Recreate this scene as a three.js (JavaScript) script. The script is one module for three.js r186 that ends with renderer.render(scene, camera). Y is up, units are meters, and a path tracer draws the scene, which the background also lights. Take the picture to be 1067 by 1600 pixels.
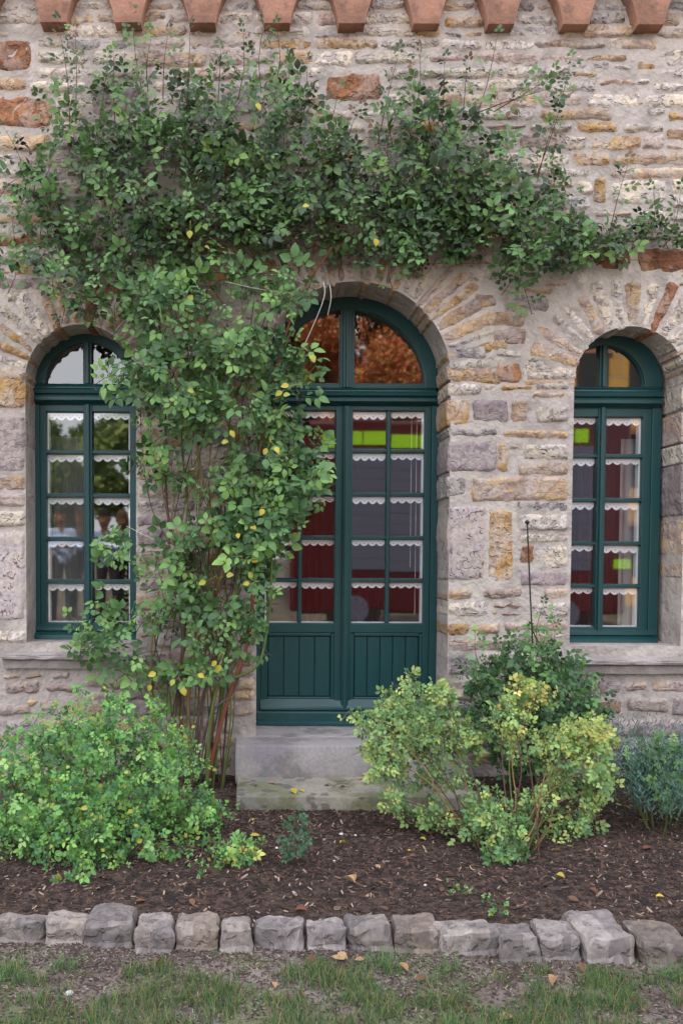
import * as THREE from 'three';
import { RoundedBoxGeometry } from 'three/addons/geometries/RoundedBoxGeometry.js';
import { MarchingCubes } from 'three/addons/objects/MarchingCubes.js';
import { mergeGeometries, mergeVertices, toCreasedNormals } from 'three/addons/utils/BufferGeometryUtils.js';

// ------------------------------------------------------------------ camera, sky, sun, exposure
const scene = new THREE.Scene();
const camera = new THREE.PerspectiveCamera(2 * Math.atan(800 / 1300) * 180 / Math.PI, 1067 / 1600, 0.1, 1500);
camera.position.set(0, 1.6, 5.6);
camera.rotation.order = 'YXZ';
camera.rotation.set(-0.0366, 0, 0.0043);
camera.setViewOffset(1067, 1600, 136.5, -107, 1067, 1600);
camera.updateMatrixWorld();
const renderer = new THREE.WebGLRenderer({ antialias: true });
renderer.toneMapping = THREE.LinearToneMapping;
renderer.toneMappingExposure = 2.7;
renderer.shadowMap.enabled = true;

const V = (x, y, z) => new THREE.Vector3(x, y, z);
let seed = 7;
const rnd = () => { seed = (seed + 0x6d2b79f5) | 0; let t = Math.imul(seed ^ (seed >>> 15), 1 | seed); t = (t + Math.imul(t ^ (t >>> 7), 61 | t)) ^ t; return ((t ^ (t >>> 14)) >>> 0) / 4294967296; };
const rr = (a, b) => a + (b - a) * rnd();
const pick = (a) => a[Math.floor(rnd() * a.length)];
const clamp = (x, a = 0, b = 1) => Math.min(b, Math.max(a, x));
const sstep = (a, b, x) => { const t = clamp((x - a) / (b - a)); return t * t * (3 - 2 * t); };
const mix = (a, b, t) => a + (b - a) * t;
// periodic value noise
function hash(i, j, s) { let h = Math.imul(i, 374761393) + Math.imul(j, 668265263) + Math.imul(s, 1442695041); h = Math.imul(h ^ (h >>> 13), 1274126177); return ((h ^ (h >>> 16)) >>> 0) / 4294967296; }
function vn(x, y, p, s) {
  const i = Math.floor(x), j = Math.floor(y), fx = x - i, fy = y - j, u = fx * fx * (3 - 2 * fx), v = fy * fy * (3 - 2 * fy), m = (a) => ((a % p) + p) % p;
  const a = hash(m(i), m(j), s), b = hash(m(i + 1), m(j), s), c = hash(m(i), m(j + 1), s), d = hash(m(i + 1), m(j + 1), s);
  return mix(mix(a, b, u), mix(c, d, u), v);
}
function fbm(u, v, p, oct, s) { let r = 0, a = 0.5, t = 0; for (let o = 0; o < oct; o++) { r += a * vn(u * p, v * p, p, s + o); t += a; a *= 0.55; p *= 2; } return r / t; }

// sky: pale high cloud, a little bluer overhead
{
  const w = 256, h = 128, d = new Float32Array(w * h * 4);
  for (let y = 0; y < h; y++) for (let x = 0; x < w; x++) {
    const e = Math.max(0, ((y + 0.5) / h - 0.5) * 2), c = fbm(x / w, y / h, 6, 4, 91), o = (y * w + x) * 4;
    const k = Math.pow(e, 0.55), cl = sstep(0.42, 0.7, c) * 0.35;
    const sky = [mix(1.02, 0.90, k), mix(1.03, 0.98, k), mix(1.05, 1.14, k)];
    for (let i = 0; i < 3; i++) d[o + i] = mix(sky[i], 1.1, cl);
    d[o + 3] = 1;
  }
  const t = new THREE.DataTexture(d, w, h, THREE.RGBAFormat, THREE.FloatType);
  t.mapping = THREE.EquirectangularReflectionMapping; t.magFilter = THREE.LinearFilter; t.needsUpdate = true;
  scene.background = t; scene.environment = t;
}
const sun = new THREE.DirectionalLight(new THREE.Color(1, 0.86, 0.68), 4.2);   // behind the house: the wall and the bed lie in its shade
sun.position.set(-5, 13, -11.5); sun.target.position.set(0, 0, 0); sun.castShadow = true;
Object.assign(sun.shadow.camera, { left: -30, right: 30, top: 30, bottom: -30, near: 0.1, far: 80 });
scene.add(sun, sun.target);

// ------------------------------------------------------------------ helpers
// a pixel of the photograph's plan to a point on the plane z
const invQ = camera.quaternion.clone();
function P(px, py, z) {
  const d = V((px - 397) / 1300, -(py - 907) / 1300, -1).applyQuaternion(invQ);
  const t = (z - camera.position.z) / d.z;
  return V(d.x * t, camera.position.y + d.y * t, z);
}
function G(px, py, y = 0.02) {                                  // ... or on the level y
  const d = V((px - 397) / 1300, -(py - 907) / 1300, -1).applyQuaternion(invQ), t = (y - camera.position.y) / d.y;
  return V(d.x * t, y, camera.position.z + d.z * t);
}
const used = {};
function numbered(n) { used[n] = (used[n] ?? -1) + 1; return used[n] ? n + '_' + String(used[n]).padStart(3, '0') : n; }
function shade(o) { o.castShadow = o.receiveShadow = true; return o; }
function thing(name, label, category, pos, group) {
  const o = new THREE.Group(); o.name = numbered(name); if (pos) o.position.copy(pos);
  o.userData = { label, category }; if (group) o.userData.group = group;
  scene.add(o); return o;
}
function solo(name, label, category, geo, mat, group) {
  const o = shade(new THREE.Mesh(geo, mat)); o.name = numbered(name); o.userData = { label, category }; if (group) o.userData.group = group;
  scene.add(o); return o;
}
function struct(name, geo, mat) { const o = shade(new THREE.Mesh(geo, mat)); o.name = name; o.userData = { kind: 'structure' }; scene.add(o); return o; }
const cnt = new Map();
function part(name, geo, mat, parent, extra) {
  const key = parent.uuid + name, k = cnt.get(key) ?? 0; cnt.set(key, k + 1);
  const o = shade(new THREE.Mesh(geo, mat)); o.name = k ? name + '_' + String(k).padStart(3, '0') : name;
  if (extra) Object.assign(o.userData, extra);
  parent.add(o); return o;
}
function sub(name, parent) { const key = parent.uuid + name, k = cnt.get(key) ?? 0; cnt.set(key, k + 1); const o = new THREE.Group(); o.name = k ? name + '_' + String(k).padStart(3, '0') : name; parent.add(o); return o; }
const toS = (c) => Math.round(255 * clamp(c <= 0.0031308 ? c * 12.92 : 1.055 * Math.pow(c, 1 / 2.4) - 0.055));
const lin = (hex) => new THREE.Color(hex).toArray();
function colorTex(n, f, sc = 1) {
  const d = new Uint8Array(n * n * 4);
  for (let y = 0; y < n; y++) for (let x = 0; x < n; x++) { const c = f((x + 0.5) / n, (y + 0.5) / n), o = (y * n + x) * 4; d[o] = toS(c[0]); d[o + 1] = toS(c[1]); d[o + 2] = toS(c[2]); d[o + 3] = 255; }
  const t = new THREE.DataTexture(d, n, n); t.colorSpace = THREE.SRGBColorSpace; t.wrapS = t.wrapT = THREE.RepeatWrapping; t.magFilter = THREE.LinearFilter; t.repeat.set(sc, sc); t.needsUpdate = true; return t;
}
function bumpTex(n, f, sc = 1) {
  const d = new Uint8Array(n * n * 4);
  for (let y = 0; y < n; y++) for (let x = 0; x < n; x++) { const c = Math.round(255 * clamp(f((x + 0.5) / n, (y + 0.5) / n))), o = (y * n + x) * 4; d[o] = d[o + 1] = d[o + 2] = c; d[o + 3] = 255; }
  const t = new THREE.DataTexture(d, n, n); t.wrapS = t.wrapT = THREE.RepeatWrapping; t.magFilter = THREE.LinearFilter; t.repeat.set(sc, sc); t.needsUpdate = true; return t;
}
const m3 = (a, b, t) => [mix(a[0], b[0], t), mix(a[1], b[1], t), mix(a[2], b[2], t)];
const std = (o) => new THREE.MeshStandardMaterial(o);

// ------------------------------------------------------------------ materials
const N = 512;
const ridge = (x, w) => 1 - sstep(0, w, Math.abs(x - 0.5));
const bumpRough = bumpTex(N, (u, v) => { const w = fbm(u, v, 5, 3, 3) * 0.12; let h = 0.55 * fbm(u + w, v + w, 12, 5, 11) + 0.3 * fbm(u, v, 50, 3, 12); h -= 0.45 * sstep(0.6, 0.72, fbm(u, v, 30, 3, 15)); h -= 0.25 * ridge(fbm(u + w, v, 9, 4, 17), 0.02); return h + 0.2; });
const bumpLayer = bumpTex(N, (u, v) => { const w = 0.05 * fbm(u, v, 5, 3, 22); return 0.45 * fbm(u, v + w, 8, 4, 25) + 0.3 * fbm(u * 0.25, v + w, 40, 3, 23) + 0.25 * fbm(u, v, 60, 2, 24) - 0.3 * ridge(fbm(u * 0.5, v + w, 12, 4, 26), 0.025) + 0.1; });
const worm = (u, v) => { const a = fbm(u, v, 26, 2, 31), b = fbm(u, v, 60, 2, 32), c = fbm(u, v, 5, 2, 33); return (1 - sstep(0.02, 0.05, Math.abs(a - 0.55))) * sstep(0.42, 0.56, b) * sstep(0.38, 0.52, c); };
const bumpWorm = bumpTex(N, (u, v) => 0.55 - 0.4 * worm(u, v) + 0.25 * fbm(u, v, 50, 3, 35));
const STONE = {};
function stoneKind(name, base, spot, vein, dark, bump, bs, opt = {}) {
  const b = lin(base), s = lin(spot), ve = lin(vein), d = lin(dark), smear = lin('#b5aaa4'), z = name.length * 7 + name.charCodeAt(0) + name.charCodeAt(2);
  const t = colorTex(N, (u, v) => {
    const w = fbm(u, v, 6, 3, z) * 0.2, big = fbm(u + w, v * 1 + w, 7, 4, z + 1), mid = fbm(u, v + w, 18, 4, z + 2), fine = fbm(u, v, 70, 3, z + 3), lay = fbm(u * 0.5, v + w * 0.4, 22, 4, z + 5);
    let c = m3(b, s, sstep(0.46, 0.58, big) * (opt.spot ?? 0.8));
    c = m3(c, d, sstep(0.52, 0.66, lay) * (opt.dark ?? 0.5));
    c = m3(c, ve, ridge(fbm(u + w, v + w, 9, 4, z + 6), 0.022) * (opt.vein ?? 0.75));
    c = m3(c, smear, sstep(0.5, 0.6, fbm(u, v + w, 9, 4, z + 8)) * (opt.smear ?? 0.45));
    c = m3(c, d, sstep(0.6, 0.7, fbm(u, v, 30, 3, 15)) * 0.55);
    if (opt.worm) c = m3(c, lin('#6e4c44'), worm(u, v) * 0.85);
    const k = 0.7 + 0.6 * fine; return [c[0] * k, c[1] * k, c[2] * k];
  });
  STONE[name] = [1, 0.87, 1.1].map((k) => std({ map: t, color: new THREE.Color(k, k, k), roughness: 0.93, bumpMap: bump, bumpScale: bs * 0.75 }));
}
stoneKind('pale', '#c4b8b0', '#ccbca8', '#8d7a76', '#8b8284', bumpRough, 0.030);
stoneKind('tan', '#b5a090', '#bb9c78', '#7d5744', '#857070', bumpLayer, 0.022);
stoneKind('ochre', '#b0957a', '#b08a52', '#7a4d30', '#7d6150', bumpRough, 0.022, { dark: 0.4, smear: 0.45 });
stoneKind('rust', '#8d5f46', '#9a6b46', '#5f3628', '#67463a', bumpRough, 0.024, { smear: 0.3 });
stoneKind('mauve', '#948587', '#a29390', '#6c5854', '#6e6169', bumpLayer, 0.018, { smear: 0.3 });
stoneKind('grey', '#a39a9a', '#aea49e', '#7b706f', '#6d6669', bumpRough, 0.030);
stoneKind('worm', '#baadae', '#bfb0a8', '#a08c88', '#9d8f8e', bumpWorm, 0.018, { worm: 1, dark: 0.2, vein: 0.2, smear: 0.2 });
stoneKind('pink', '#ab9891', '#b39a88', '#79564a', '#7f6d6d', bumpLayer, 0.024);
stoneKind('sett', '#7a7170', '#877c75', '#6d6462', '#5e5757', bumpRough, 0.016, { vein: 0.3, smear: 0.3 });
stoneKind('sett_brown', '#746762', '#817267', '#6d5c54', '#5e5350', bumpRough, 0.016, { vein: 0.3, smear: 0.3 });
const mMortar = std({
  map: colorTex(1024, (u, v) => { const a = fbm(u, v, 3, 4, 51), b = fbm(u, v, 60, 3, 52), c = fbm(u, v, 14, 3, 53); let k = m3(lin('#b1a6a0'), lin('#bfb4ac'), sstep(0.3, 0.7, a)); k = m3(k, lin('#928986'), sstep(0.52, 0.72, c) * 0.55); const f = 0.84 + 0.3 * b; return k.map((x) => x * f); }, 0.5),
  roughness: 0.95, bumpMap: bumpTex(1024, (u, v) => 0.8 * fbm(u, v, 18, 4, 55) + 0.2 * fbm(u, v, 110, 3, 56), 0.5), bumpScale: 0.03,
});
const redStone = colorTex(N, (u, v) => { const a = fbm(u, v, 5, 4, 61), b = fbm(u, v, 90, 2, 62); const c = m3(m3(lin('#a07562'), lin('#85604f'), sstep(0.35, 0.65, a)), lin('#6b5148'), sstep(0.58, 0.72, fbm(u, v, 9, 4, 65)) * 0.6); return c.map((x) => x * (0.86 + 0.28 * b)); });
const mRed = std({ map: redStone, roughness: 0.9, bumpMap: bumpTex(N, (u, v) => 0.6 * fbm(u, v, 60, 3, 63) + 0.6 * fbm(u, v, 12, 3, 64)), bumpScale: 0.006 });
const stepBump = bumpTex(N, (u, v) => 0.5 * fbm(u, v, 8, 3, 72) + 0.5 * fbm(u, v, 80, 3, 73));
const mStep = std({
  map: colorTex(1024, (u, v) => {
    const a = fbm(u, v, 4, 5, 70), b = fbm(u, v, 100, 2, 71), g = fbm(u, v, 7, 4, 75);
    let c = m3(lin('#8b8489'), lin('#a29a99'), sstep(0.35, 0.65, a)); c = m3(c, lin('#6a6766'), sstep(0.58, 0.75, g) * 0.6); return c.map((x) => x * (0.85 + 0.3 * b));
  }, 0.7), roughness: 0.9, bumpMap: stepBump, bumpScale: 0.004,
});
const mStepMoss = std({
  map: colorTex(1024, (u, v) => {
    const a = fbm(u, v, 4, 5, 80), b = fbm(u, v, 100, 2, 81), g = fbm(u, v, 9, 4, 85);
    let c = m3(lin('#7f7a74'), lin('#989184'), sstep(0.35, 0.65, a)); c = m3(c, lin('#66683c'), sstep(0.45, 0.65, g) * 0.6); c = m3(c, lin('#4c4646'), sstep(0.6, 0.7, fbm(u, v, 20, 3, 87)) * 0.6); return c.map((x) => x * (0.82 + 0.36 * b));
  }, 0.7), roughness: 0.92, bumpMap: stepBump, bumpScale: 0.006,
});
const mSill = std({
  map: colorTex(N, (u, v) => { const a = fbm(u, v, 5, 5, 170), b = fbm(u, v, 90, 2, 171); let c = m3(lin('#8d8481'), lin('#a39a98'), sstep(0.35, 0.65, a)); return c.map((x) => x * (0.82 + 0.34 * b)); }),
  roughness: 0.9, bumpMap: bumpTex(N, (u, v) => fbm(u, v, 40, 4, 173)), bumpScale: 0.006,
});
const mPaint = new THREE.MeshPhysicalMaterial({
  map: colorTex(N, (u, v) => { const a = 0.8 + 0.4 * fbm(u, v, 6, 4, 93) + 0.12 * (fbm(u * 6, v, 30, 3, 94) - 0.5); const c = m3(lin('#053f42'), lin('#2a4e4e'), sstep(0.6, 0.8, fbm(u, v, 22, 4, 95)) * 0.35); return c.map((x) => x * a); }), roughness: 0.45, clearcoat: 0.2, clearcoatRoughness: 0.25,
  bumpMap: bumpTex(N, (u, v) => fbm(u * 4, v, 24, 3, 91)), bumpScale: 0.0006,
});
const mGlass = new THREE.MeshPhysicalMaterial({ color: 0xffffff, roughness: 0.026, transmission: 1, thickness: 0, ior: 2.3 });
const mLace = std({ color: new THREE.Color(0.9, 0.9, 0.94), roughness: 1, side: THREE.DoubleSide });
const mWhite = std({ color: new THREE.Color(0.72, 0.73, 0.76), roughness: 0.6 });
const mSheer = new THREE.MeshPhysicalMaterial({ color: new THREE.Color(0.62, 0.62, 0.62), roughness: 1, transmission: 0.3, thickness: 0, side: THREE.DoubleSide });
const mSheer2 = new THREE.MeshPhysicalMaterial({ color: new THREE.Color(0.4, 0.4, 0.38), roughness: 1, transmission: 0.6, thickness: 0, side: THREE.DoubleSide });
const mBurgundy = std({ color: new THREE.Color(0.04, 0.004, 0.007), roughness: 0.95, side: THREE.DoubleSide });
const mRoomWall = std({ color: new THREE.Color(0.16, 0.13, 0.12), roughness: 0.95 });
const mBlack = std({ color: new THREE.Color(0.02, 0.02, 0.022), roughness: 0.5, metalness: 0.3 });
const mWire = std({ color: new THREE.Color('#a2603c'), roughness: 0.5, metalness: 0.5 });
const mString = std({ color: new THREE.Color('#c9c2bb'), roughness: 0.9 });

// ------------------------------------------------------------------ ground
const bedY = (x, z) => 0.015 + 0.055 * sstep(1.8, 0.2, z) + 0.035 * (fbm(x * 0.21 + 5, z * 0.21 + 3, 8, 3, 101) - 0.5) + 0.012 * (fbm(x + 4, z + 4, 16, 2, 102) - 0.5);
{
  const soil = colorTex(1024, (u, v) => {
    const a = fbm(u, v, 5, 4, 110), b = fbm(u, v, 70, 3, 111), g = fbm(u, v, 9, 4, 113);
    let c = m3(lin('#574a45'), lin('#7a6d68'), sstep(0.35, 0.65, a)); c = m3(c, lin('#55603a'), sstep(0.48, 0.62, g) * 0.7); return c.map((x) => x * (0.7 + 0.6 * b));
  }, 0.6);
  const g = new THREE.PlaneGeometry(600, 600, 1, 1).rotateX(-Math.PI / 2);
  const uv = g.attributes.uv; for (let i = 0; i < uv.count; i++) uv.setXY(i, uv.getX(i) * 600, uv.getY(i) * 600);
  struct('lawn', g, std({ map: soil, roughness: 1, bumpMap: bumpTex(N, (u, v) => fbm(u, v, 30, 4, 115)), bumpScale: 0.02 }));
  const b = new THREE.PlaneGeometry(8, 2.5, 240, 90).rotateX(-Math.PI / 2).translate(0.4, 0, 1.0);
  const p = b.attributes.position, u2 = b.attributes.uv;
  for (let i = 0; i < p.count; i++) { const x = p.getX(i), z = p.getZ(i); p.setY(i, z > 2.18 ? mix(bedY(x, z), -0.03, (z - 2.18) / 0.07) : bedY(x, z)); u2.setXY(i, x, z); }
  b.computeVertexNormals();
  const mulch = colorTex(N, (u, v) => { const a = fbm(u, v, 24, 4, 120), b2 = fbm(u, v, 90, 2, 121); const c = m3(lin('#271c19'), lin('#4f3c34'), sstep(0.35, 0.7, a)); return c.map((x) => x * (0.5 + b2)); }, 1.4);
  struct('mulch_bed', b, std({ map: mulch, roughness: 1, bumpMap: bumpTex(N, (u, v) => fbm(u, v, 40, 4, 123), 1.4), bumpScale: 0.03 }));
}

// ------------------------------------------------------------------ the house
const house = thing('stone_house', 'stone house of rubble masonry with red sandstone corbels, green arched windows and a double door', 'house');
const OPEN = [                                                   // openings on the wall's face, in the photograph's pixels: centre, half width, springing, bottom
  { c: 127.5, r: 85.5, s: 594, b: 1004, z: -0.245 }, { c: 548.5, r: 148.5, s: 592, b: 1150, z: -0.34 }, { c: 975.5, r: 86.5, s: 598, b: 1009, z: -0.245 }];
const W0 = (px, py) => P(px, py, 0);
const wallGroup = (() => {
  const s = new THREE.Shape(); s.moveTo(-7, -0.3); s.lineTo(8, -0.3); s.lineTo(8, 7.2); s.lineTo(-7, 7.2); s.closePath();
  for (const o of OPEN) {
    const a = W0(o.c - o.r, o.b), b = W0(o.c + o.r, o.b), m = W0(o.c, o.s), R = (b.x - a.x) / 2, h = new THREE.Path();
    o.X = (a.x + b.x) / 2; o.Y = m.y; o.R = R; o.B = Math.min(a.y, b.y);
    h.moveTo(o.X - R, o.B); h.lineTo(o.X + R, o.B); h.lineTo(o.X + R, o.Y); h.absarc(o.X, o.Y, R, 0, Math.PI, false); h.lineTo(o.X - R, o.B);
    s.holes.push(h);
  }
  const g = new THREE.ExtrudeGeometry(s, { depth: 0.55, bevelEnabled: false, curveSegments: 24 }).translate(0, 0, -0.55);
  return part('wall', g, mMortar, house);
})();
// one stone: a patch over four corners with a worn rim, an uneven face and sides that run back into the wall
const wob = (x, y, s) => fbm(x * 0.4 + 20, y * 0.4 + 20, 32, 3, s) - 0.5;
function stoneGeo(c, o = {}) {                                    // corners: bottom left, bottom right, top right, top left, on the wall's face
  if (o.skirt > 0.1 && !o.arch) { o.round = 0.12; o.wob = 0.026; }
  const w = c[0].distanceTo(c[1]), h = c[0].distanceTo(c[3]), k = o.round ?? 0.35, H = o.h ?? rr(0.006, 0.018), e = o.rim ?? 0.016, dz = o.dz ?? 0.014, tx = (rnd() - 0.5) * 0.012, ty = (rnd() - 0.35) * 0.014, s = Math.floor(rnd() * 900), ou = rnd(), ov = rnd();
  const st = (L) => { const n = Math.max(2, Math.min(12, Math.round(L / 0.035))), a = [0, e / L]; for (let i = 1; i < n; i++) a.push(i / n); a.push(1 - e / L, 1); return a.filter((v, i) => !i || v > a[i - 1] + 1e-4).sort((x, y) => x - y); };
  const U = st(w), Vv = st(h), nu = U.length, nv = Vv.length, pos = [], uv = [], idx = [];
  const put = (x, y, z) => { pos.push(x, y, z); uv.push(x + z * 0.9 + ou, y + z * 0.7 + ov); return pos.length / 3 - 1; };
  const at = (u, v) => {
    let a = u * 2 - 1, b = v * 2 - 1; const a2 = a * Math.sqrt(1 - b * b / 2), b2 = b * Math.sqrt(1 - a * a / 2);
    a = mix(a, a2, k); b = mix(b, b2, k); u = (a + 1) / 2; v = (b + 1) / 2;
    const x = mix(mix(c[0].x, c[1].x, u), mix(c[3].x, c[2].x, u), v), y = mix(mix(c[0].y, c[1].y, u), mix(c[3].y, c[2].y, u), v), q = o.wob ?? 0.034;
    return [x + wob(x * 1.8, y * 1.8, s) * q, y + wob(x * 1.5, y * 1.5, s + 7) * q];
  };
  for (let j = 0; j < nv; j++) for (let i = 0; i < nu; i++) {
    const [x, y] = at(U[i], Vv[j]), rim = i === 0 || j === 0 || i === nu - 1 || j === nv - 1;
    put(x, y, rim ? -0.004 : H + dz * 2 * wob(x * 2.2, y * 3.6, s + 3) + dz * 0.7 * wob(x * 5, y * 8, s + 4) + tx * (U[i] * 2 - 1) + ty * (Vv[j] * 2 - 1));
  }
  for (let j = 0; j < nv - 1; j++) for (let i = 0; i < nu - 1; i++) { const a = j * nu + i; idx.push(a, a + 1, a + nu + 1, a, a + nu + 1, a + nu); }
  const loop = []; for (let i = 0; i < nu; i++) loop.push(i); for (let j = 1; j < nv; j++) loop.push(j * nu + nu - 1); for (let i = nu - 2; i >= 0; i--) loop.push((nv - 1) * nu + i); for (let j = nv - 2; j > 0; j--) loop.push(j * nu);
  const D = o.skirt ?? 0.03, ring = [0, 1].map((t) => loop.map((q) => put(pos[q * 3], pos[q * 3 + 1], t ? -D : -0.004)));
  for (let i = 0; i < loop.length; i++) { const n = (i + 1) % loop.length; idx.push(ring[0][i], ring[1][i], ring[1][n], ring[0][i], ring[1][n], ring[0][n]); }
  const g = new THREE.BufferGeometry();
  g.setAttribute('position', new THREE.Float32BufferAttribute(pos, 3)); g.setAttribute('uv', new THREE.Float32BufferAttribute(uv, 2)); g.setIndex(idx); g.computeVertexNormals();
  return g;
}
const stones = [], rects = [];
const J = (a) => (rnd() - 0.5) * 2 * a;
function addStone(x0, y0, x1, y1, kind, o = {}) {
  if (o.skirt > 0.1) { for (const q of OPEN) { if (Math.abs(x0 - (q.c + q.r)) < 9) x0 = q.c + q.r + 2; if (Math.abs(x1 - (q.c - q.r)) < 9) x1 = q.c - q.r - 2; } }
  rects.push([x0, y0, x1, y1]);
  const j = o.skirt > 0.1 ? 1 : o.j ?? 2.5, c = [W0(x0 + J(j), y1 + J(j)), W0(x1 + J(j), y1 + J(j)), W0(x1 + J(j), y0 + J(j)), W0(x0 + J(j), y0 + J(j))];
  stones.push([stoneGeo(c, o), pick(STONE[kind]), (x1 - x0) * (y1 - y0), o.part ?? 'stone']);
}
const edgeOf = (x0, x1, y0, y1) => OPEN.some((o) => y1 > o.s - 20 && y0 < o.b && (Math.abs(x0 - (o.c + o.r)) < 7 || Math.abs(x1 - (o.c - o.r)) < 7));
const placed = [];
const K = { p: 'pale', t: 'tan', o: 'ochre', r: 'rust', m: 'mauve', g: 'grey', w: 'worm', k: 'pink' };
const listed = `o697 571 769 592 t;s775 567 815 597 r;s822 581 889 595 p;s820 560 847 573 g;s706 540 758 562 g;s768 511 821 541 k;s758 486 820 511 t;s785 463 860 485 m;s738 460 774 481 t;s774 546 815 562 p;
s697 599 752 617 p;s782 600 832 610 o;s836 597 889 609 p;s697 625 733 664 o;s736 624 794 661 m;s796 624 824 659 t;s834 635 889 660 p;s697 670 776 682 g;s784 672 889 686 t;s697 688 776 738 m;s778 690 792 737 o;s816 694 889 720 p;
s808 723 889 743 t;s697 745 727 777 g;s736 745 889 784 t;s697 790 757 908 w;s760 794 800 910 o;s809 804 889 829 p;s812 834 889 849 p;s812 853 833 879 r;s836 852 887 889 p;s812 893 886 916 m;s697 921 737 938 t;s754 919 818 936 k;
s848 919 884 937 t;s697 941 762 964 p;s770 940 812 950 k;s784 955 818 965 k;s830 941 884 965 p;s695 973 734 993 o;s737 972 782 991 t;s786 970 884 987 k;s695 998 802 1018 k;s693 1022 746 1056 g;
s-14 586 42 639 o;s-14 650 42 738 m;s-14 743 42 768 t;s-14 771 41 792 k;s-14 797 41 823 p;s-14 828 42 970 w;s-14 984 40 1006 p;
s5 1052 35 1060 k;s37 1053 68 1062 t;s82 1051 112 1060 k;s6 1065 62 1086 k;s72 1071 126 1083 k;s40 1091 60 1104 t;s-8 1100 50 1116 k;s8 1124 50 1158 g;s66 1094 90 1110 t;
s907 1063 971 1086 m;s976 1066 1009 1081 k;s1016 1064 1082 1081 k;s932 1095 969 1115 r;s976 1090 1044 1114 k;s1049 1088 1082 1118 m;s955 1124 1082 1150 m;
s1063 604 1092 640 p;s1063 644 1092 690 k;s1063 694 1092 722 p;s1063 726 1092 806 m;s1063 810 1092 904 t;s1063 908 1092 956 o;s1063 960 1092 1006 p;s508 117 597 158 r;s-12 62 52 113 r;s-12 150 82 198 r;s-10 122 43 143 o;s900 190 966 208 o;s1042 175 1082 189 o;s928 276 946 316 o;s951 281 1042 320 p;s992 97 1026 110 o;s924 384 986 423 r;s994 389 1082 426 r;s905 348 986 372 k;
s1041 203 1082 221 t;s-12 366 86 386 r;s20 414 62 430 o;s-10 435 66 452 m;s10 456 34 473 p;s694 28 754 46 o;s130 440 190 466 r;s345 133 405 178 m;s140 135 235 180 m`;
for (const row of listed.replaceAll('\n', '').split(';')) {
  const [a, y0, x1, y1, k] = row.slice(1).split(' '), r = [+a, +y0, +x1, +y1];
  if (r.some(isNaN)) continue;
  placed.push(r);
  addStone(...r, K[k], { skirt: edgeOf(r[0], r[2], r[1], r[3]) ? 0.33 : 0.03, h: rr(0.007, 0.017), round: k === 'w' ? 0.12 : 0.3 });
}
// rings of arch stones
for (const [oi, o] of OPEN.entries()) {
  const n = [16, 31, 19][oi];
  let a = -0.04; const cuts = [a]; while (a < Math.PI + 0.03) { a += Math.PI / n * rr(0.72, 1.3); cuts.push(Math.min(a, Math.PI + 0.04)); }
  for (let i = 0; i < cuts.length - 1; i++) {
    const a0 = cuts[i] + 0.1 / n, a1 = cuts[i + 1] - 0.1 / n; if (a1 - a0 < 0.06) continue;
    const r0 = o.R + rr(-0.012, 0.006), r1 = o.R + rr(0.29, 0.36) * (oi === 1 ? 1.1 : 1), q = (r, t) => V(o.X + r * Math.cos(t), o.Y + r * Math.sin(t), 0), t = rr(0.0, 0.25) * (a1 - a0);
    const kind = oi === 1 ? pick(['tan', 'tan', 'pink', 'ochre', 'pale']) : i === 7 ? 'rust' : pick(['pale', 'pale', 'tan', 'pale', 'ochre', 'tan', 'pink', 'pale']);
    stones.push([stoneGeo([q(r0, a1), q(r0, a0), q(r1, a0 + t * 0.3), q(r1, a1 - t)].map((v, k, s) => s[[0, 1, 2, 3][k]]), { arch: true, skirt: oi === 1 ? 0.33 : 0.24, round: 0.25, wob: 0.03, h: rr(0.005, 0.014) }), pick(STONE[kind]), 2500, 'arch_stone']);
  }
}
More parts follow.
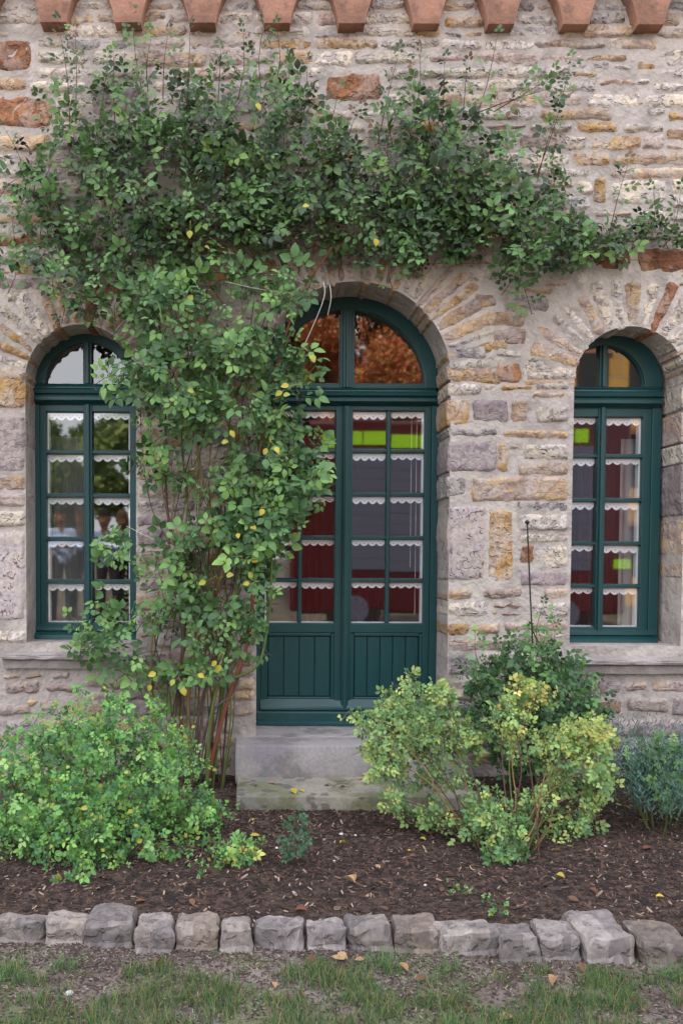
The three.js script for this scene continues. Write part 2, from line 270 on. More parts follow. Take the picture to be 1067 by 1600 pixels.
// the rest: rough courses that stop at whatever stands in their way
{
  const blocks = (y0, y1) => {
    const out = [];
    for (const o of OPEN) {
      if (y1 <= o.s) { const R = o.r + (o.r > 100 ? 88 : 78), d = o.s - y1; if (d < R) { const hw = Math.sqrt(R * R - d * d); out.push([o.c - hw, o.c + hw, 0]); } }
      else if (y0 < o.b) { const ring = y0 < o.s - 10 ? 70 : 0; out.push([o.c - o.r - ring, o.c + o.r + ring, ring ? 0 : 1]); }
    }
    if (y1 > 1004 && y0 < 1048) out.push([-60, 240, 0], [864, 1120, 0]);
    if (y1 > 1128) out.push([364, 735, 0]);
    for (const p of placed) if (p[3] > y0 + 3 && p[1] < y1 - 3) out.push([p[0] - 5, p[2] + 5, 0]);
    return out.sort((a, b) => a[0] - b[0]);
  };
  let y = -34;
  while (y < 1195) {
    const up = y < 420, hgt = up ? rr(15, 27) : rr(17, 34), y1 = y + hgt;
    let x = -16; const bl = blocks(y, y1); bl.push([1084, 1200, 0]);
    let left = 0;
    for (const [a, b, deep] of bl) {
      let end = a;
      while (end - x > 16) {
        let w = Math.min(end - x, up ? rr(45, 120) : rr(38, 110)); if (end - x - w < 20) w = end - x;
        const last = x + w >= end - 0.5, sk = (last && deep) || left ? 0.33 : 0.03, drop = rnd();
        const gap = rr(0, 4), kind = up ? pick(['pale', 'pale', 'pale', 'pale', 'grey', 'grey', 'pale', 'pink', 'pink', 'tan', 'tan', 'pale', 'pale', 'pale', 'ochre']) : y > 1040 ? pick(['pink', 'mauve', 'pink', 'tan', 'grey']) : pick(['pale', 'tan', 'pale', 'pink', 'grey', 'tan', 'ochre', 'mauve']);
        const sh = rr(0, 5), x0 = left ? x : x + gap / 2, x1 = last && deep ? end : x + w - gap / 2;
        if ((drop > 0.06 || sk > 0.1) && x1 - x0 > 10) addStone(x0, y + 0.5 + sh * rnd() * 0.7, x1, y1 - 0.5 - (5 - sh) * rnd() * 0.4, kind, { skirt: sk, h: up ? rr(0.005, 0.018) : rr(0.006, 0.017), round: 0.26 });
        x += w; left = 0;
      }
      if (b > x) { x = b; left = deep; }
    }
    y = y1;
  }
}
for (let y = -10; y < 1130;) {                                   // small pieces where the mortar would lie too wide
  const y1 = y + rr(8, 13), bl = [[1084, 1200]];
  for (const o of OPEN) { const R = y1 < o.s ? Math.sqrt(Math.max(0, (o.r + 84) ** 2 - (o.s - y1) ** 2)) : y < o.b ? o.r + (y < o.s ? 84 : 6) : 0; if (R) bl.push([o.c - R, o.c + R]); }
  if (y1 > 1004 && y < 1048) bl.push([-60, 240], [864, 1120]); if (y1 > 1128) bl.push([364, 735]);
  for (const r of rects) if (r[3] > y - 1 && r[1] < y1 + 1) bl.push([r[0] - 3, r[2] + 3]);
  bl.sort((a, b) => a[0] - b[0]); let x = -14;
  for (const [a, b] of bl) { while (a - x > 15) { const w = Math.min(a - x, rr(24, 70)); if (rnd() < 0.8) addStone(x + 1, y, x + w - 2, y1, pick(['pale', 'pale', 'tan', 'pink', 'grey', 'tan']), { h: rr(0.003, 0.011), round: 0.35, j: 1.5 }); x += w; } x = Math.max(x, b); }
  y = y1 + 1;
}
{
  const by = stones.filter((s) => s[3] === 'stone').sort((a, b) => b[2] - a[2]), rest = new Map();
  by.forEach((s, i) => { if (i < 296) part('stone', s[0], s[1], wallGroup); else { const k = s[1].uuid; if (!rest.has(k)) rest.set(k, [s[1], []]); rest.get(k)[1].push(s[0]); } });
  const mats = [], geos = [];
  for (const [m, gs] of rest.values()) { mats.push(m); geos.push(mergeGeometries(gs)); }
  if (geos.length) part('small_stones', mergeGeometries(geos, true), mats, wallGroup, { kind: 'stuff' });
  for (const s of stones) if (s[3] === 'arch_stone') part('arch_stone', s[0], s[1], wallGroup);
}
// red sandstone corbels of the arcade below the eaves
{
  const zf = 0.10, sc = 1300 / (5.6 - zf);
  for (let i = -1; i < 10; i++) {
    const px = 83 + 116.6 * i + 0.02 * i * i, py = 34 + 0.0043 * (px - 397) * 0.9, b = P(px, py, zf), m = (v) => v / sc, s = new THREE.Shape();
    s.moveTo(b.x - m(19), b.y); s.lineTo(b.x + m(19), b.y);
    s.bezierCurveTo(b.x + m(23), b.y + m(25), b.x + m(30), b.y + m(45), b.x + m(58), b.y + m(82)); s.lineTo(b.x + m(58), b.y + m(110)); s.lineTo(b.x - m(58), b.y + m(110)); s.lineTo(b.x - m(58), b.y + m(82));
    s.bezierCurveTo(b.x - m(30), b.y + m(45), b.x - m(23), b.y + m(25), b.x - m(19), b.y);
    const g = new THREE.ExtrudeGeometry(s, { depth: zf + 0.012, bevelEnabled: true, bevelSize: 0.004, bevelThickness: 0.004, bevelSegments: 2, curveSegments: 10 }).translate(0, 0, -0.02);
    const p = g.attributes.position; for (let k = 0; k < p.count; k++) { const y = p.getY(k), z = p.getZ(k); if (y < b.y + 0.01) p.setY(k, y - (zf - z) * 0.05); }
    g.computeVertexNormals();
    part('corbel', g, mRed, house);
  }
  const top = P(500, -70, 0).y;
  part('eaves_band', new RoundedBoxGeometry(15, 0.9, 0.5, 2, 0.02).translate(0.5, top + 0.45, -0.12), mRed, house);
  const roof = new THREE.Shape(); roof.moveTo(0.35, 0); roof.lineTo(-9, 5.2); roof.lineTo(-9, 5.0); roof.lineTo(0.35, -0.2); roof.closePath();
  part('roof', new THREE.ExtrudeGeometry(roof, { depth: 15, bevelEnabled: false }).rotateY(-Math.PI / 2).translate(8, 7.35, 0), std({ color: 0x4a3a36, roughness: 0.9 }), house).position.set(0, 0, 0);
  const side = (x) => part('side_wall', new THREE.BoxGeometry(0.4, 7.6, 8).translate(x, 3.5, -4.55), mMortar, house);
  side(-6.8); side(7.8);
  part('back_wall', new THREE.BoxGeometry(14.2, 11, 0.4).translate(0.5, 5.3, -8.4), mMortar, house);
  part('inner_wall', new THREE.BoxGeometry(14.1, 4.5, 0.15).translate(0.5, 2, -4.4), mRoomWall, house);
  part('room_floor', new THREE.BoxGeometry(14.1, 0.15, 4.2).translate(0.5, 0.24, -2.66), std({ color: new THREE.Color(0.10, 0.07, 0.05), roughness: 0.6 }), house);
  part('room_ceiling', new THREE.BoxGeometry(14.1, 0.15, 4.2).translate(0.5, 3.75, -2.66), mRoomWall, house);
}
// sills of the two windows
for (const i of [0, 2]) {
  const o = OPEN[i], l = i ? 866 : 3, rgt = i ? 1110 : 236, yT = i ? 1031 : 1023, zf = 0.07, a = P(l, yT, zf), b = P(rgt, yT, zf), th = 0.05, top = o.B + 0.002;
  const prof = new THREE.Shape(); prof.moveTo(-0.33, top); prof.lineTo(zf - 0.012, a.y + 0.004); prof.quadraticCurveTo(zf, a.y, zf, a.y - 0.015); prof.lineTo(zf, a.y - th + 0.02); prof.lineTo(zf - 0.03, a.y - th + 0.008); prof.lineTo(zf - 0.03, a.y - th - 0.045); prof.lineTo(-0.05, a.y - th - 0.05); prof.lineTo(-0.33, a.y - th - 0.05); prof.closePath();
  // full depth only inside the opening: ears run in front of the wall
  const w = b.x - a.x, g = new THREE.ExtrudeGeometry(prof, { depth: w, steps: 14, bevelEnabled: false }).rotateY(-Math.PI / 2).translate(b.x, 0, 0);
  const p = g.attributes.position; for (let k = 0; k < p.count; k++) { const x = p.getX(k), y = p.getY(k), z = p.getZ(k); if (z > 0) p.setXYZ(k, x, y + 0.010 * wob(x * 6, y * 6, 5), z + 0.02 * wob(x * 7 + 3, y * 9, 9)); }
  const uv = g.attributes.uv; for (let k = 0; k < uv.count; k++) uv.setXY(k, p.getX(k), p.getY(k) + p.getZ(k));
  g.computeVertexNormals();
  part('window_sill', toCreasedNormals(g, 0.5), mSill, house);
}
part('wall_anchor', new THREE.SphereGeometry(0.008, 12, 8).translate(W0(856, 557).x, W0(856, 557).y, 0.03), std({ color: 0xd8dcd8, roughness: 0.3, metalness: 0.6 }), house);

// ------------------------------------------------------------------ windows and door
const rbox = (x0, x1, y0, y1, z0, z1, r = 0.006) => new RoundedBoxGeometry(Math.abs(x1 - x0), Math.abs(y1 - y0), Math.abs(z1 - z0), 2, Math.min(r, Math.abs(x1 - x0) / 2.01, Math.abs(y1 - y0) / 2.01, Math.abs(z1 - z0) / 2.01)).translate((x0 + x1) / 2, (y0 + y1) / 2, (z0 + z1) / 2);
function moulding(pts, x0, x1) {                                 // a profile of [z, y] drawn along x
  const s = new THREE.Shape(pts.map((p) => new THREE.Vector2(p[0], p[1])));
  return toCreasedNormals(new THREE.ExtrudeGeometry(s, { depth: x1 - x0, bevelEnabled: false }).rotateY(-Math.PI / 2).translate(x1, 0, 0), 0.6);
}
function arcBand(X, Y, r0, r1, z0, z1, bev = 0.006) {
  const s = new THREE.Shape(); s.absarc(X, Y, r1, 0, Math.PI, false); s.lineTo(X - r0, Y); s.absarc(X, Y, r0, Math.PI, 0, true); s.closePath();
  return new THREE.ExtrudeGeometry(s, { depth: z1 - z0 - 2 * bev, bevelEnabled: true, bevelSize: bev, bevelThickness: bev, bevelSegments: 2, bevelOffset: -bev, curveSegments: 40 }).translate(0, 0, z0 + bev);
}
function laceGeo(w, h) {
  const s = new THREE.Shape(), n = Math.max(2, Math.round(w / 0.058)), d = w / n; s.moveTo(0, 0); s.lineTo(0, -h * 0.62);
  for (let i = 0; i < n; i++) s.quadraticCurveTo(d * (i + 0.5), -h * 1.42, d * (i + 1), -h * 0.62);
  s.lineTo(w, 0); s.closePath();
  for (let i = 0; i < n; i++) for (const [ox, oy, r] of [[0.5, 0.6, 0.06], [0.22, 0.32, 0.035], [0.78, 0.32, 0.035]]) { const p = new THREE.Path(); p.absarc(d * (i + ox), -h * oy, d * r, 0, 6.2832, true); s.holes.push(p); }
  return new THREE.ShapeGeometry(s, 8);
}
function pane(x0, x1, y0, y1, z, parent) { const g = new THREE.PlaneGeometry(x1 - x0, y1 - y0).rotateX(J(0.003)).rotateY(J(0.003)).translate((x0 + x1) / 2, (y0 + y1) / 2, z); part('pane', g, mGlass, parent); }
function fanPane(X, Y, r, a, b, z, parent) {
  const s = new THREE.Shape(), pts = 14; s.moveTo(a, Y);
  s.lineTo(b, Y); const y = (x) => Y + Math.sqrt(Math.max(0, r * r - (x - X) * (x - X)));
  for (let i = 0; i <= pts; i++) { const x = mix(b, a, i / pts); s.lineTo(x, y(x)); }
  s.closePath(); part('pane', new THREE.ShapeGeometry(s).translate(0, 0, z), mGlass, parent);
}
// columns of glazing: rows of panes with thin bars, a strip of lace hanging behind each bar
function glazing(parent, x0, x1, ys, z, bars) {
  const zp = z - 0.045;
  for (let i = 0; i < ys.length - 1; i++) {
    pane(x0, x1, ys[i + 1], ys[i], zp, parent);
    if (i) { const y = ys[i]; part('glazing_bar', moulding([[z - 0.052, y + 0.016], [z - 0.03, y + 0.016], [z - 0.012, y + 0.008], [z - 0.012, y - 0.008], [z - 0.03, y - 0.016], [z - 0.052, y - 0.016]], x0, x1), mPaint, parent); }
    const top = ys[i] - (i ? 0.012 : 0.004);
    part('lace_trim', laceGeo(x1 - x0 - 0.006, rr(0.042, 0.056)).rotateZ(J(0.008)).translate(x0 + 0.003, top, zp - 0.006), mLace, parent);
  }
}
function cornice(z, yT, yB, x0, x1) {                            // the moulded transom
  const h = yT - yB, q = (t) => yT - h * t;
  return moulding([[z - 0.05, q(0)], [z + 0.006, q(0)], [z + 0.012, q(0.06)], [z + 0.006, q(0.14)], [z + 0.008, q(0.2)], [z + 0.045, q(0.28)], [z + 0.052, q(0.34)], [z + 0.046, q(0.5)], [z + 0.026, q(0.54)], [z + 0.03, q(0.62)], [z + 0.040, q(0.66)], [z + 0.040, q(0.82)], [z + 0.03, q(0.88)], [z + 0.012, q(0.92)], [z, q(1)], [z - 0.05, q(1)]], x0, x1);
}
function sillBar(z, yT, yB, x0, x1) { const h = yT - yB, q = (t) => yT - h * t; return moulding([[z - 0.05, q(0)], [z - 0.004, q(0)], [z + 0.014, q(0.16)], [z + 0.016, q(0.34)], [z + 0.004, q(0.40)], [z + 0.008, q(0.44)], [z + 0.046, q(0.62)], [z + 0.050, q(0.9)], [z + 0.044, q(1)], [z - 0.05, q(1)]], x0, x1); }
function makeWindow(label, q) {                                  // q: pixels on the frame's plane
  const z = q.z, w = sub('window', house); w.userData.label = label;
  const X = (px, py = 800) => P(px, py, z).x, Yc = (py) => P((q.l + q.r) / 2, py, z).y;
  const xl = X(q.l), xr = X(q.r), c = (xl + xr) / 2, R = (xr - xl) / 2, y1 = Yc(q.tr0), y2 = Yc(q.tr1), y4 = Yc(q.bot), y3 = Yc(q.g[q.g.length - 1] + 6), fs = R * q.fs, m = q.mul / 1300 * 5.85 / 2;
  part('arched_frame', arcBand(c, y1, R - fs, R + 0.02, z - 0.07, z), mPaint, w);
  part('arched_bead', arcBand(c, y1, R - fs - 0.005, R - fs + 0.01, z - 0.06, z - 0.018, 0.004), mPaint, w);
  part('fanlight_mullion', rbox(c - m, c + m, y1, y1 + R - fs + 0.01, z - 0.06, z - 0.004), mPaint, w);
  part('fanlight_mullion', rbox(c - m * 0.45, c + m * 0.45, y1, y1 + R - fs, z - 0.02, z + 0.012), mPaint, w);
  for (const s of [-1, 1]) fanPane(c, y1 + 0.01, R - fs, s < 0 ? c - R + fs : c + m * 0.9, s < 0 ? c - m * 0.9 : c + R - fs, z - 0.04, w);
  part('transom', cornice(z, y1, y2, xl - 0.004, xr + 0.004), mPaint, w);
  for (const s of [-1, 1]) { part('frame_stile', rbox(s < 0 ? xl - 0.02 : xr - fs * 0.45, s < 0 ? xl + fs * 0.45 : xr + 0.02, y4 + 0.03, y2, z - 0.07, z), mPaint, w); part('sash_stile', rbox(s < 0 ? xl + fs * 0.42 : xr - fs * 0.42, s < 0 ? xl + fs : xr - fs, y3 - 0.03, y2, z - 0.065, z - 0.012), mPaint, w); }
  const ys = q.g.map(Yc);
  part('sash_rail', rbox(xl + fs * 0.9, xr - fs * 0.9, ys[0], y2 + 0.01, z - 0.064, z - 0.013), mPaint, w);
  part('sash_rail', rbox(xl + fs * 0.9, xr - fs * 0.9, y3 - 0.03, ys[ys.length - 1], z - 0.064, z - 0.013), mPaint, w);
  part('sash_mullion', rbox(c - m, c + m, y3 - 0.02, y2 + 0.01, z - 0.062, z - 0.006), mPaint, w);
  part('sash_mullion', rbox(c - m * 0.5, c + m * 0.5, y3 - 0.02, y2 + 0.005, z - 0.02, z + 0.010, 0.008), mPaint, w);
  glazing(w, xl + fs, c - m, ys, z, 1); glazing(w, c + m, xr - fs, ys, z, 1);
  for (const s of [-1, 1]) { const xe = s < 0 ? xl + fs - 0.004 : xr - fs + 0.004; part('inner_bead', rbox(xe, xe - s * 0.017, ys[ys.length - 1], ys[0], z - 0.10, z - 0.052, 0.002), mWhite, w); }
  for (const [a, b] of [[xl + fs, c - m], [c + m, xr - fs]]) part('inner_bead', rbox(a, b, ys[ys.length - 1] - 0.004, ys[ys.length - 1] + 0.006, z - 0.10, z - 0.052, 0.002), mWhite, w);
  part('weather_bar', sillBar(z, y3 + 0.01, y4, xl - 0.002, xr + 0.002), mPaint, w);
  return { c, xl, xr, fs, m, y3, y2, y1, R };
}
const WL = makeWindow('left arched window, its panes reflecting trees and people', { z: -0.245, l: 55, r: 220, tr0: 600, tr1: 632, bot: 1000, fs: 0.21, mul: 14, g: [643, 706, 774, 842, 909, 973] });
const WR = makeWindow('right arched window with a pale curtain behind its right panes', { z: -0.245, l: 851, r: 1026, tr0: 605, tr1: 637, bot: 1007, fs: 0.265, mul: 13, g: [651, 712, 781, 849, 916, 980] });
// the double door
const door = sub('double_door', house);
door.userData.label = 'green glazed double door with arched fanlight and boarded lower panels';
const DR = (() => {
  const z = -0.34, X = (px) => P(px, 850, z).x, Y = (py) => P(541, py, z).y, xl = X(403), xr = X(677), c = (xl + xr) / 2, R = (xr - xl) / 2, px = 5.94 / 1300, y1 = Y(606), y2 = Y(633), yb = Y(1133), yk = Y(1111);
  const fs = 16 * px;
  part('arched_frame', arcBand(c, y1, R - fs, R + 0.025, z - 0.08, z), mPaint, door);
  part('arched_bead', arcBand(c, y1, R - fs - 0.004, R - fs + 0.01, z - 0.06, z - 0.02, 0.004), mPaint, door);
  part('fanlight_rail', rbox(xl, xr, y1 - 0.005, Y(598), z - 0.06, z - 0.008), mPaint, door);
  const m = 11.5 * px;
  part('fanlight_mullion', rbox(c - m, c + m, y1, y1 + R - fs + 0.01, z - 0.06, z - 0.004), mPaint, door);
  part('fanlight_mullion', rbox(c - m * 0.62, c + m * 0.62, y1, y1 + R - fs + 0.005, z - 0.03, z + 0.008), mPaint, door);
  part('fanlight_mullion', rbox(c - m * 0.22, c + m * 0.22, y1, y1 + R - fs, z - 0.02, z + 0.018), mPaint, door);
  for (const s of [-1, 1]) fanPane(c, y1 + 0.01, R - fs, s < 0 ? c - R + fs : c + m * 0.9, s < 0 ? c - m * 0.9 : c + R - fs, z - 0.045, door);
  part('transom', cornice(z, y1, y2, xl - 0.004, xr + 0.004), mPaint, door);
  for (const s of [-1, 1]) part('frame_stile', rbox(s < 0 ? xl - 0.03 : xr - 5 * px, s < 0 ? xl + 5 * px : xr + 0.03, yb + 0.03, y2, z - 0.08, z), mPaint, door);
  const ys = [641, 704, 772, 840, 907, 974].map(Y), yp0 = Y(990), yp1 = Y(1094);
  for (const s of [-1, 1]) {
    const g0 = s < 0 ? X(414) : X(550), g1 = s < 0 ? X(523) : X(662), a = s < 0 ? xl + 5 * px : c + 0.002, b = s < 0 ? c - 0.002 : xr - 5 * px, gm = (g0 + g1) / 2, bw = 3.2 * px;
    part('leaf_stile', rbox(a, g0, yk, y2, z - 0.065, z - 0.01), mPaint, door); part('leaf_stile', rbox(g1, b, yk, y2, z - 0.065, z - 0.01), mPaint, door);
    part('leaf_rail', rbox(g0 - 0.004, g1 + 0.004, ys[0], y2, z - 0.064, z - 0.012), mPaint, door);
    part('leaf_rail', rbox(g0 - 0.004, g1 + 0.004, yp0 + 0.004, ys[5], z - 0.064, z - 0.012), mPaint, door);
    part('leaf_rail', moulding([[z - 0.06, yp1], [z - 0.014, yp1 + 0.004], [z - 0.002, yp1 - 0.02], [z + 0.018, yp1 - 0.045], [z + 0.02, yk + 0.012], [z + 0.008, yk], [z - 0.06, yk]], a, b), mPaint, door);
    part('glazing_bar', rbox(gm - bw, gm + bw, ys[5], ys[0], z - 0.058, z - 0.014, 0.008), mPaint, door);
    glazing(door, g0, gm - bw, ys, z, 1); glazing(door, gm + bw, g1, ys, z, 1);
    part('inner_bead', rbox(s < 0 ? g0 - 0.004 : g1 + 0.004, s < 0 ? g0 + 0.012 : g1 - 0.012, ys[5], ys[0], z - 0.10, z - 0.054, 0.002), mWhite, door);
    part('inner_bead', rbox(g0, g1, ys[5] - 0.004, ys[5] + 0.006, z - 0.10, z - 0.054, 0.002), mWhite, door);
    // lower panel: moulded surround and vertical boards
    const pz = z - 0.035; part('panel_back', rbox(g0 - 0.004, g1 + 0.004, yp1 - 0.01, yp0 + 0.01, pz - 0.025, pz - 0.012, 0.001), mPaint, door);
    for (const [u0, u1, v0, v1] of [[g0 - 0.006, g0 + 0.022, yp1, yp0], [g1 - 0.022, g1 + 0.006, yp1, yp0], [g0 + 0.02, g1 - 0.02, yp0 - 0.022, yp0 + 0.006], [g0 + 0.02, g1 - 0.02, yp1 - 0.004, yp1 + 0.02]]) part('panel_moulding', rbox(u0, u1, v0, v1, pz - 0.02, z - 0.018, 0.009), mPaint, door);
    const n = s < 0 ? 4 : 5, u0 = g0 + 0.026, du = (g1 - g0 - 0.052) / n;
    for (let i = 0; i < n; i++) part('panel_board', rbox(u0 + du * i + 0.002, u0 + du * (i + 1) - 0.002, yp1 + 0.024, yp0 - 0.026, pz - 0.018, pz + 0.004 + J(0.0008), 0.005), mPaint, door);
  }
  part('cover_strip', rbox(c - 5.5 * px, c + 5.5 * px, yk + 0.004, y2 - 0.004, z - 0.02, z + 0.012, 0.007), mPaint, door);
  part('cover_strip', rbox(c - 3 * px, c + 3 * px, yk + 0.006, y2 - 0.006, z, z + 0.02, 0.006), mPaint, door);
  part('kick_board', moulding([[z - 0.06, yk], [z + 0.004, yk], [z + 0.014, yk - 0.014], [z + 0.014, yb + 0.03], [z + 0.03, yb + 0.016], [z + 0.03, yb], [z - 0.06, yb]], xl - 0.002, xr + 0.002), mPaint, door);
  return { c, xl, xr, yb };
})();

// curtains inside
function curtain(x0, x1, y0, y1, z, amp, n) {
  const g = new THREE.PlaneGeometry(x1 - x0, y1 - y0, n * 8, 6), p = g.attributes.position; g.translate((x0 + x1) / 2, (y0 + y1) / 2, z);
  for (let i = 0; i < p.count; i++) { const t = (p.getX(i) - x0) / (x1 - x0); p.setZ(i, z + amp * Math.sin(t * n * 6.2832 + 0.8 * Math.sin(t * 9)) * (1.1 - 0.3 * (p.getY(i) - y0) / (y1 - y0))); }
  g.computeVertexNormals(); return g;
}
{
  const zc = -0.50, xr = (a) => P(a, 850, zc).x, yT = 3.1, yB = 0.62 + 0.3;
  solo('net_curtain', 'pale grey net curtain behind the right panes of the right window', 'curtain', curtain(xr(966), xr(1024), WR.y3 - 0.05, 2.42, zc, 0.012, 4), mSheer);
  solo('dark_red_curtain', 'dark red curtain hanging behind the right window, left of the pale net curtain', 'curtain', curtain(xr(905), xr(962), WR.y3 - 0.05, 2.45, zc - 0.05, 0.03, 4), mBurgundy);
  solo('net_curtain', 'pale net curtain behind the left column of panes in the left window', 'curtain', curtain(xr(74), xr(131), WL.y3 - 0.05, 2.42, zc, 0.012, 5), mSheer2);
  solo('dark_red_curtain', 'dark red curtain hanging inside the left leaf of the green door', 'curtain', curtain(xr(455), xr(505), DR.yb + 0.1, 2.5, zc - 0.12, 0.03, 4), mBurgundy);
  solo('dark_red_curtain', 'low dark red folds behind the bottom panes of the right door leaf', 'curtain', curtain(xr(552), xr(606), DR.yb + 0.1, P(600, 912, zc).y, zc - 0.16, 0.03, 5), mBurgundy);
  for (const [px, y1] of [[643, 886], [651, 960]]) { const a = P(px, 645, -0.47), b = P(px, y1, -0.47); solo('blind_cord', px < 650 ? 'thin pale pull cord behind the right door leaf, the shorter of two' : 'thin pale pull cord behind the right door leaf, the longer of two', 'cord', new THREE.CylinderGeometry(0.0025, 0.0025, a.y - b.y, 6).translate(a.x, (a.y + b.y) / 2, -0.47), mString); }
}

// ------------------------------------------------------------------ steps
{
  const st = thing('stone_steps', 'worn grey stone steps up to the green door, the lower one mossy', 'steps');
  const wornBox = (x0, x1, y0, y1, z0, z1, mat, s) => {
    const g = mergeVertices(new RoundedBoxGeometry(x1 - x0, y1 - y0, z1 - z0, 3, 0.014)), nx = 1;
    const b = new THREE.BoxGeometry(x1 - x0, y1 - y0, z1 - z0, 40, 6, 12), p = b.attributes.position, hw = (x1 - x0) / 2, hh = (y1 - y0) / 2, hd = (z1 - z0) / 2, r = 0.016;
    for (let i = 0; i < p.count; i++) {
      let x = p.getX(i), y = p.getY(i), z = p.getZ(i); const cx = clamp(x, -hw + r, hw - r), cy = clamp(y, -hh + r, hh - r), cz = clamp(z, -hd + r, hd - r), d = V(x - cx, y - cy, z - cz), L = d.length(); if (L > 1e-6) { d.multiplyScalar(r / L); x = cx + d.x; y = cy + d.y; z = cz + d.z; }
      const n = wob(x * 0.6 + s, z * 0.6 + y * 0.5, s); p.setXYZ(i, x + 0.004 * n, y + 0.010 * n * (y > 0), z + 0.012 * wob(x * 0.9, y + s, s + 3));
    }
    b.translate((x0 + x1) / 2, (y0 + y1) / 2, (z0 + z1) / 2); const q = b.attributes.position, uv = b.attributes.uv; for (let i = 0; i < q.count; i++) uv.setXY(i, q.getX(i) + s, q.getY(i) + q.getZ(i));
    const m = mergeVertices(b.deleteAttribute('normal') && b, 1e-4); return part('step', toCreasedNormals(m, 0.5), mat, st);
  };
  const a = P(367, 1166, 0.27), a2 = P(367, 1214, 0.27), f = P(368, 1245, 0.71);
  wornBox(OPEN[1].X - OPEN[1].R - 0.02, OPEN[1].X + OPEN[1].R + 0.02, a.y - 0.25, DR.yb - 0.003, -0.5, 0.012, mStep, 3).name = 'threshold';
  wornBox(a.x, P(729, 1166, 0.27).x, a2.y - 0.05, a.y, -0.02, 0.27, mStep, 1);
  wornBox(f.x, P(752, 1245, 0.71).x, -0.06, f.y, -0.03, 0.71, mStepMoss, 2);
}

// ------------------------------------------------------------------ edging stones
{
  const ed = thing('stone_edging', 'row of rough grey edging stones between the mulch bed and the lawn', 'edging');
  const rows = [[-14, 69, 1427, 1476], [67, 133, 1424, 1480], [129, 206, 1412, 1484], [208, 269, 1426, 1494], [272, 341, 1425, 1488], [344, 394, 1433, 1492], [396, 477, 1433, 1487], [481, 541, 1436, 1488], [544, 613, 1428, 1490], [618, 689, 1426, 1494], [687, 781, 1435, 1497], [783, 848, 1442, 1507], [850, 913, 1437, 1506], [915, 996, 1424, 1508], [1008, 1088, 1440, 1516]];
  rows.forEach(([x0, x1, yt, yb], i) => {
    const top = 0.085 + (i === 13 ? 0.006 : 0), f = G((x0 + x1) / 2, yb, 0), bk = G((x0 + x1) / 2, yt, top), zf = f.z - 0.015, zb = bk.z, zm = (zf + zb) / 2, xa = P(x0, 1460, zf).x, xb = P(x1, 1460, zf).x, w = xb - xa, d = zf - zb, h = top + 0.06;
    const b = mergeVertices(new THREE.BoxGeometry(w, h, d, 8, 6, 8).deleteAttribute('normal').deleteAttribute('uv')), p = b.attributes.position, tilt = J(0.06), skew = J(0.14), e = 0.018;
    for (let k = 0; k < p.count; k++) {
      let x = p.getX(k), y = p.getY(k), z = p.getZ(k); const cx = clamp(x, -w / 2 + e, w / 2 - e), cy = clamp(y, -h / 2 + e, h / 2 - e), cz = clamp(z, -d / 2 + e, d / 2 - e), v = V(x - cx, y - cy, z - cz), L = v.length(); if (L > 1e-6) { v.multiplyScalar(e / L); x = cx + v.x; y = cy + v.y; z = cz + v.z; }
      const n1 = wob(x * 1.3 + i * 3, z * 1.3 + y, 11 + i), n2 = wob(y * 1.6 + i, x * 1.2 + z, 41 + i), n3 = wob(z * 1.4 - y * 1.5, x * 1.4 + i, 71 + i);
      p.setXYZ(k, x + 0.035 * n2 + skew * z, y + 0.035 * n1 + tilt * x, z + 0.04 * n3 + (y < 0 ? 0.01 : -0.012));
    }
    let g = toCreasedNormals(b, 0.4); const q = g.attributes.position, n = g.attributes.normal, uv = new Float32Array(q.count * 2); for (let k = 0; k < q.count; k++) { uv[k * 2] = q.getX(k) + i * 0.37 + Math.abs(n.getX(k)) * q.getZ(k); uv[k * 2 + 1] = q.getY(k) + q.getZ(k) + i * 0.21; }
    g.setAttribute('uv', new THREE.BufferAttribute(uv, 2));
    const m = part('edging_stone', g, STONE[i % 5 === 4 || i === 1 ? 'sett_brown' : 'sett'][i === 12 ? 1 : (i * 2) % 3], ed); m.position.set((xa + xb) / 2, top - h / 2, zm); m.rotation.y = J(0.05);
  });
}

// ------------------------------------------------------------------ plants
// a compound leaf along +y with its face to +z: five leaflets on a stalk
function leafVariant(nPairs, fold, droop, ratio) {
  const pos = [], idx = [];
  const leaflet = (ox, oy, ang, L) => {
    const Wd = L * ratio / 2, st = [[0, 0.02], [0.22, 0.72], [0.48, 1], [0.76, 0.66], [1, 0.0]], base = pos.length / 3, ca = Math.cos(ang), sa = Math.sin(ang), tw = (rnd() - 0.5) * 0.5;
    for (const [t, w] of st) for (const s of [-1, 0, 1]) {
      const x = s * w * Wd, y = t * L, z = Math.abs(s) * w * Wd * fold - droop * L * t * t + x * tw;
      pos.push(ox + x * ca + y * sa, oy - x * sa + y * ca, z);
    }
    for (let i = 0; i < 4; i++) for (let j = 0; j < 2; j++) { const a = base + i * 3 + j; idx.push(a, a + 1, a + 4, a, a + 4, a + 3); }
  };
  const b0 = pos.length / 3; pos.push(-0.012, 0, 0, 0.012, 0, 0, 0, 0.66, 0.0); idx.push(b0, b0 + 1, b0 + 2);
  leaflet(0, 0.62, J(0.2), 0.40);
  for (let k = 0; k < nPairs; k++) for (const s of [-1, 1]) leaflet(s * 0.05, 0.54 - k * 0.33, s * (1.15 + J(0.25)), 0.35 - k * 0.04 + J(0.03));
  const g = new THREE.BufferGeometry(); g.setAttribute('position', new THREE.Float32BufferAttribute(pos, 3)); g.setIndex(idx); g.computeVertexNormals(); return g;
}
